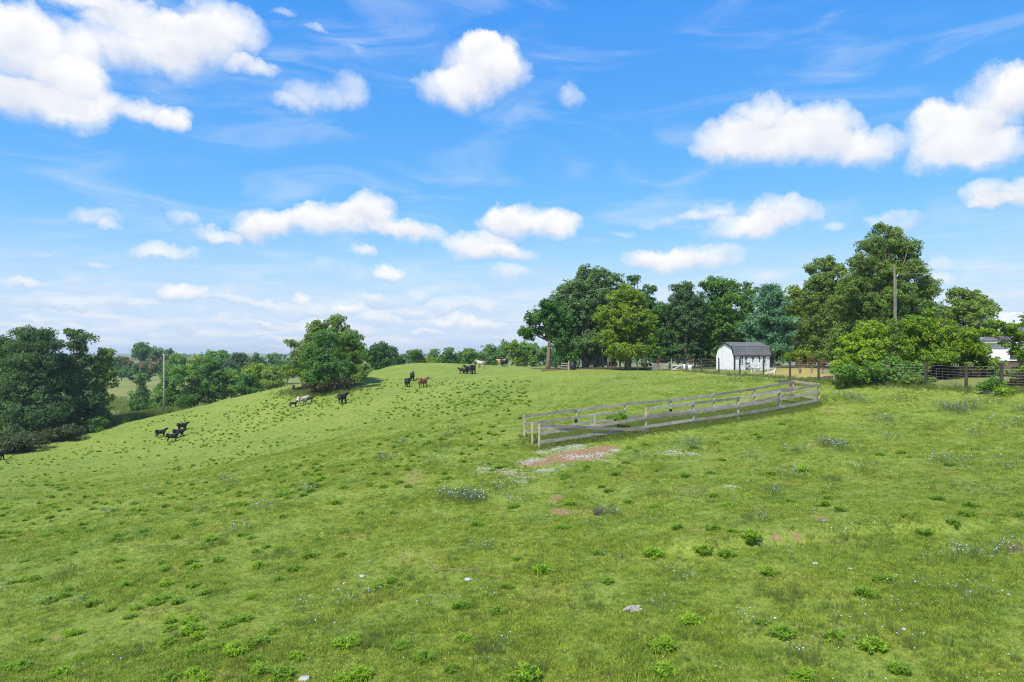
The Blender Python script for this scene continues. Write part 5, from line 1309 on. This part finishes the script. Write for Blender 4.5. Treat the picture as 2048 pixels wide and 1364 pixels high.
for x, y, s, lb in [(937, 1161, .20, 'flat greyish stone just below the fallen branch'), (724, 1154, .17, 'flat greyish stone at the far side of the fallen branch from the rotten log'), (1808, 1260, .11, 'small white stone nearest the lower right of the pasture'),
                    (1630, 1128, .13, 'white stone in the middle of the right-hand pasture'), (1700, 1139, .12, 'flat white stone beside the right-hand white stone'), (1062, 1055, .10, 'white stone above the fallen branch'), (980, 912, .10, 'lone white stone on the slope beside the pen'), (2018, 1190, .10, 'white stone close to the frame edge'),
                    (610, 1362, .24, 'pale stone half hidden at the bottom of the picture')]:
    p = hit1(x, y); o = rough_lump('stone', (s, s * .75, s * .5), ROCK, r, 2, (p[0], p[1], p[2] + s * .1)); tag(o, lb, 'stone', 'stones in the pasture')
p = hit1(1196, 1030); o = rough_lump('tree_stump', (.36, .30, .32), worn('stump', (.05, .04, .03), (.13, .105, .08), 9, .9, .1, (1, 1, .3), .8), r, 3, (p[0], p[1], p[2] + .08)); tag(o, 'dark weathered stump sitting in the bare strip below the pen', 'stump')
p = hit1(587, 782); m = MB(); m.tube([(0, 0, -.2), (0, 0, .6), (.02, 0, .95)], [.26, .22, .2], 10); tag(m.build('tree_stump', WOODDARK, None, False, tuple(p)), 'dark upright stump at the downhill foot of the hill clump', 'stump')

# ------------------------------------------------------------------ pale farm lane and far woods
lane = []
q = pxd([(150, 152), (205, 150), (225, 152), (245, 158)])
V = []
for x, y in q:
    for s in (-2.2, 2.2): V.append((x, y + s, h1(x, y + s) + .12))
mesh_np('farm_lane', V, [(0, 2, 3, 1), (2, 4, 5, 3), (4, 6, 7, 5)], worn('lane_gravel', (.5, .5, .5), (.66, .66, .66), 3, .9), None)
tag(bpy.data.objects['farm_lane'], 'pale gravel lane in the hollow', 'path', kind='structure')
def far_woods():
    rr = np.random.default_rng(31); L = []
    for k in range(420):
        dd = 330 * (2700 / 330) ** rr.random(); an = rr.uniform(-.72, .25)
        x = dd * math.tan(an); y = dd
        if vnoise(np.array([x / 140.]), np.array([y / 90.]))[0] < -.08: continue
        h = rr.uniform(6, 11); wd = rr.uniform(8, 22) * (1 + dd / 2000)
        L.append((x, y, h1(x, y) + h * .45, wd, wd * .7, h * .62))
    V, Fc, t = leaf_cloud(L, 42000, 2.0, rr, (1.5, 3.4), per=40)
    d = V[::4, 1]; 
    c = V.reshape(-1, 4, 3); m = c.mean(1, keepdims=True); sc = np.clip(m[:, :, 1:2] / 700, .7, 2.4); V = (m + (c - m) * sc).reshape(-1, 3)
    o = mesh_np('distant_woods', V, Fc, LEAF['mid'], None, {'tint': ('FACE', t)}); tag(o, 'distant wooded country fading blue towards the horizon', 'woods', kind='stuff')
far_woods()

# ------------------------------------------------------------------ sun, sky, haze, camera
SUN = Vector((-.50, -.78, 0)).normalized() * math.cos(R(56)) + Vector((0, 0, math.sin(R(56))))
sl = bpy.data.lights.new('sun', 'SUN'); sl.energy = 3.6; sl.angle = R(.6); sl.color = (1.0, .955, .88)
so = bpy.data.objects.new('sun', sl); COL.objects.link(so); so.rotation_euler = SUN.to_track_quat('Z', 'Y').to_euler()

def build_world():
    w = bpy.data.worlds.new('World'); scene.world = w; w.use_nodes = True
    nt = w.node_tree; nt.nodes.clear(); L = nt.links.new
    sky = N(nt, 'ShaderNodeTexSky', sky_type='NISHITA'); sky.sun_disc = False; sky.sun_elevation = R(56); sky.sun_rotation = math.atan2(SUN.x, SUN.y)
    sky.air_density = 1.0; sky.dust_density = .6; sky.ozone_density = 2.5
    tc = N(nt, 'ShaderNodeTexCoord'); sp = N(nt, 'ShaderNodeSeparateXYZ'); L(tc.outputs['Generated'], sp.inputs[0])
    az = math_(nt, 'ARCTAN2', sp.outputs[0], sp.outputs[1]); el = math_(nt, 'ARCSINE', sp.outputs[2])
    cb = N(nt, 'ShaderNodeCombineXYZ'); L(az, cb.inputs[0]); L(el, cb.inputs[1])
    # warp
    n1 = noise(nt, 9, 9, .62, cb.outputs[0]); n2 = noise(nt, 34, 7, .6, cb.outputs[0])
    def vm(op, a, b=None, s=None):
        n = N(nt, 'ShaderNodeVectorMath', operation=op)
        for i, v in ((0, a), (1, b)):
            if v is None: continue
            if isinstance(v, tuple): n.inputs[i].default_value = v
            else: L(v, n.inputs[i])
        if s is not None: 
            if isinstance(s, float): n.inputs['Scale'].default_value = s
            else: L(s, n.inputs['Scale'])
        return n.outputs['Value'] if op in ('DOT_PRODUCT', 'LENGTH') else n.outputs[0]
    w1 = vm('SCALE', vm('SUBTRACT', n1.outputs['Color'], (.5, .5, .5)), None, .066)
    w2 = vm('SCALE', vm('SUBTRACT', n2.outputs['Color'], (.5, .5, .5)), None, .022)
    wv = vm('MULTIPLY', vm('ADD', cb.outputs[0], vm('ADD', w1, w2)), (1, 1, 0))
    C = [(60,110,135,95,1),(50,205,150,42,1),(150,165,70,50,1),(310,100,150,62,1),(430,60,95,60,1),(240,8,180,32,1),(285,220,85,30,1),(345,245,30,26,.8),(505,142,45,22,.7),(0,40,90,55,.9),
         (620,190,55,34,.55),(700,170,42,36,.6),(575,215,40,18,.4),(632,62,24,13,.36),(705,100,40,13,.25),(570,20,26,12,.3),
         (955,130,68,52,1),(905,175,66,38,1),(1010,150,46,46,1),(965,92,38,24,.9),(1140,196,30,24,.42),
         (1520,240,66,52,1),(1450,290,70,44,1),(1640,250,72,48,1),(1570,305,140,40,1),(1740,290,60,36,.8),(1900,265,90,42,1),(1985,215,68,70,1),(2030,180,44,46,1),(1940,300,120,36,1),(1880,230,40,22,.7),
         (1975,382,42,34,.9),(2045,385,36,30,.9),(2000,402,60,14,.6),
         (690,440,92,34,1),(745,412,42,30,1),(620,455,110,26,1),(520,450,52,32,1),(430,470,55,15,.8),(830,472,56,24,.8),(790,462,40,20,.5),
         (1045,450,84,32,1),(1000,436,34,24,.9),(1112,446,40,30,1),(955,498,72,28,1),(1010,508,60,18,.9),
         (200,432,54,20,.55),(225,455,24,14,.4),(360,440,36,18,.5),(330,503,62,17,.75),(730,506,28,13,.8),(780,548,28,15,.9),(1022,552,54,17,.55),
         (1560,432,72,34,1),(1500,462,85,26,.9),(1420,430,50,18,.5),(1350,440,80,16,.4),(1310,522,62,24,.9),(1380,522,95,27,1),(1790,438,50,22,.6),(1240,470,32,9,.4),(1670,455,26,10,.4),(1540,560,50,18,.4),
         (370,582,50,19,.95),(40,563,42,14,.8),(500,600,80,11,.7),(590,588,20,12,.7),(75,503,36,9,.4),(200,528,30,7,.3),(640,612,80,14,.5),(760,600,60,14,.6),(840,588,36,12,.5),(940,610,70,14,.6),(520,640,40,9,.7),(640,642,50,13,.8),(700,622,34,11,.75),(765,640,44,13,.8),(830,622,34,11,.75),(900,640,44,13,.8),(965,652,36,13,.8),(560,668,40,8,.6),(860,662,40,8,.6),(720,668,44,8,.6),(150,655,40,9,.45),(95,640,60,9,.4),(370,655,25,8,.45),(455,650,40,9,.4),(250,600,60,12,.35),(100,600,90,14,.35),(670,545,110,22,.28),(1880,530,40,16,.35),(1890,560,36,14,.45)]
    acc = None
    for (px, py, rx, ry, a) in C:
        u = (px - 1024) / F; v = (HORIZON - py) / F; azc = math.atan(u); elc = math.atan(v * math.cos(azc))
        sx = F / (rx * 1.30) * (1 + u * u); sy = F / (ry * 1.32) * math.sqrt(1 + u * u) * (1 + v * v)
        src = wv
        if acc is not None:      # a vanishing share of the running sum keeps the node chain in order (the shader stack is small)
            mn = N(nt, 'ShaderNodeVectorMath', operation='MULTIPLY_ADD'); L(acc, mn.inputs[0]); mn.inputs[1].default_value = (1e-8, 1e-8, 0); L(wv, mn.inputs[2]); src = mn.outputs[0]
        d = vm('MULTIPLY', vm('SUBTRACT', src, (azc, elc, -1.0)), (sx, sy, 1.0))
        wgt = math_(nt, 'SUBTRACT', 2.0, vm('DOT_PRODUCT', d, d), clamp=True)
        if a != 1: wgt = math_(nt, 'MULTIPLY', wgt, a)
        c = vm('SCALE', d, None, wgt)
        acc = c if acc is None else vm('ADD', acc, c)
    sa = N(nt, 'ShaderNodeSeparateXYZ'); L(acc, sa.inputs[0])
    D = sa.outputs[2]; rel = math_(nt, 'DIVIDE', sa.outputs[1], math_(nt, 'MAXIMUM', D, .02))
    n3 = noise(nt, 15, 8, .6, cb.outputs[0]); n4 = noise(nt, 50, 6, .6, cb.outputs[0])
    edge = math_(nt, 'MULTIPLY_ADD', n3.outputs[0], 1.0, -.5)
    edge2 = math_(nt, 'MULTIPLY_ADD', n4.outputs[0], .36, -.18)
    dens = math_(nt, 'ADD', math_(nt, 'ADD', D, edge), edge2)
    has = smooth(nt, D, .0, .30)
    alpha = math_(nt, 'MULTIPLY', smooth(nt, dens, -.2, 1.15), has)
    alpha = math_(nt, 'MULTIPLY', alpha, smooth(nt, rel, -.95, -.12))
    # thin streaky veil low over the horizon and wisps higher up
    st = N(nt, 'ShaderNodeMapping'); st.inputs['Scale'].default_value = (5, 34, 1); L(cb.outputs[0], st.inputs[0])
    ns = noise(nt, 1.6, 7, .62, st.outputs[0], .8)
    band = math_(nt, 'MULTIPLY', smooth(nt, el, .16, .03), smooth(nt, ns.outputs[0], .38, .68))
    st2 = N(nt, 'ShaderNodeMapping'); st2.inputs['Scale'].default_value = (2.2, 9, 1); st2.inputs['Rotation'].default_value = (0, 0, -.12); L(cb.outputs[0], st2.inputs[0])
    ns2 = noise(nt, 1.9, 7, .55, st2.outputs[0], 1.0)
    veil = math_(nt, 'MULTIPLY', smooth(nt, ns2.outputs[0], .45, .8), .35)
    alpha2 = math_(nt, 'MAXIMUM', math_(nt, 'MULTIPLY', band, .72), math_(nt, 'MULTIPLY', veil, smooth(nt, el, 0, .1)))
    alpha = math_(nt, 'MAXIMUM', alpha, alpha2)
    # clouds for the half of the sky behind the viewer
    nb = noise(nt, 2.4, 8, .58, cb.outputs[0]); back = math_(nt, 'MULTIPLY', smooth(nt, nb.outputs[0], .54, .66), smooth(nt, math_(nt, 'ABSOLUTE', az), .85, 1.1))
    alpha = math_(nt, 'MAXIMUM', alpha, back)
    shade = math_(nt, 'ADD', math_(nt, 'MULTIPLY', rel, .45), math_(nt, 'MULTIPLY_ADD', n3.outputs[0], .7, -.35))
    cr = ramp(nt, [(0, (.66, .74, .90)), (.5, (.90, .925, .985)), (.8, (1.02, 1.025, 1.04)), (1, (1.06, 1.06, 1.06))]); L(smooth(nt, shade, -.45, .35), cr.inputs[0])
    cloud = mixc(nt, cr.outputs[0], (CLOUD_L, CLOUD_L, CLOUD_L), 1.0, 'MULTIPLY')
    # deepen the clear blue a little, as a polarised lens sees it
    K = SKY_STR * 2 ** EXPO
    sr = N(nt, 'ShaderNodeSeparateColor'); L(sky.outputs[0], sr.inputs[0]); cc = N(nt, 'ShaderNodeCombineColor')
    for i, (a_, b_, p_) in enumerate(SKY_GRADE):
        L(math_(nt, 'MULTIPLY', math_(nt, 'POWER', math_(nt, 'MULTIPLY', sr.outputs[i], K / b_), p_), a_ / K), cc.inputs[i])
    pale = mixc(nt, cc.outputs[0], (.62 / K, .785 / K, .985 / K), math_(nt, 'MULTIPLY', smooth(nt, el, .20, -.01), .9))
    col = mixc(nt, pale, cloud, alpha)
    bg = N(nt, 'ShaderNodeBackground'); bg.inputs['Strength'].default_value = SKY_STR; L(col, bg.inputs['Color'])
    o = N(nt, 'ShaderNodeOutputWorld'); L(bg.outputs[0], o.inputs['Surface'])
EXPO = .75; SKY_STR = .10; CLOUD_L = .97 / (SKY_STR * 2 ** EXPO)
SKY_GRADE = [(.190, .37, 1.42), (.535, .58, .74), (1.0, .83, .20)]
build_world()

HAZE = 0.00022
def build_haze():
    m, nt = newmat('haze_air'); o = N(nt, 'ShaderNodeOutputMaterial'); v = N(nt, 'ShaderNodeVolumePrincipled')
    v.inputs['Color'].default_value = (.80, .90, .98, 1); v.inputs['Density'].default_value = HAZE; v.inputs['Anisotropy'].default_value = .3
    nt.links.new(v.outputs[0], o.inputs['Volume'])
    b = MB(); zs = bpy.data.objects['ground'].bound_box; z0 = min(p[2] for p in zs) - 1.5; z1 = 27
    b.box((0, 0, (z0 + z1) / 2), (7000, 7000, z1 - z0)); h = b.build('haze', m); tag(h, 'thin summer haze over the country', 'haze', kind='stuff')
if HAZE: build_haze()

cam = bpy.data.cameras.new('camera'); co = bpy.data.objects.new('camera', cam); COL.objects.link(co)
co.location = (0, 0, CZ); co.rotation_euler = (R(90), 0, 0)
cam.sensor_width = 36; cam.lens = F * 36 / 2048; cam.shift_y = (HORIZON - 682) / 2048; cam.clip_start = .1; cam.clip_end = 20000
scene.camera = co
vs = scene.view_settings; vs.view_transform = 'Standard'; vs.look = 'None'; vs.gamma = 1.0; vs.exposure = EXPO; vs.use_curve_mapping = False
scene.cycles.max_bounces = 6; scene.cycles.diffuse_bounces = 4; scene.cycles.transmission_bounces = 3; scene.cycles.volume_bounces = 0
scene.cycles.use_denoising = True; scene.cycles.denoising_prefilter = 'NONE'; scene.cycles.filter_width = 1.15
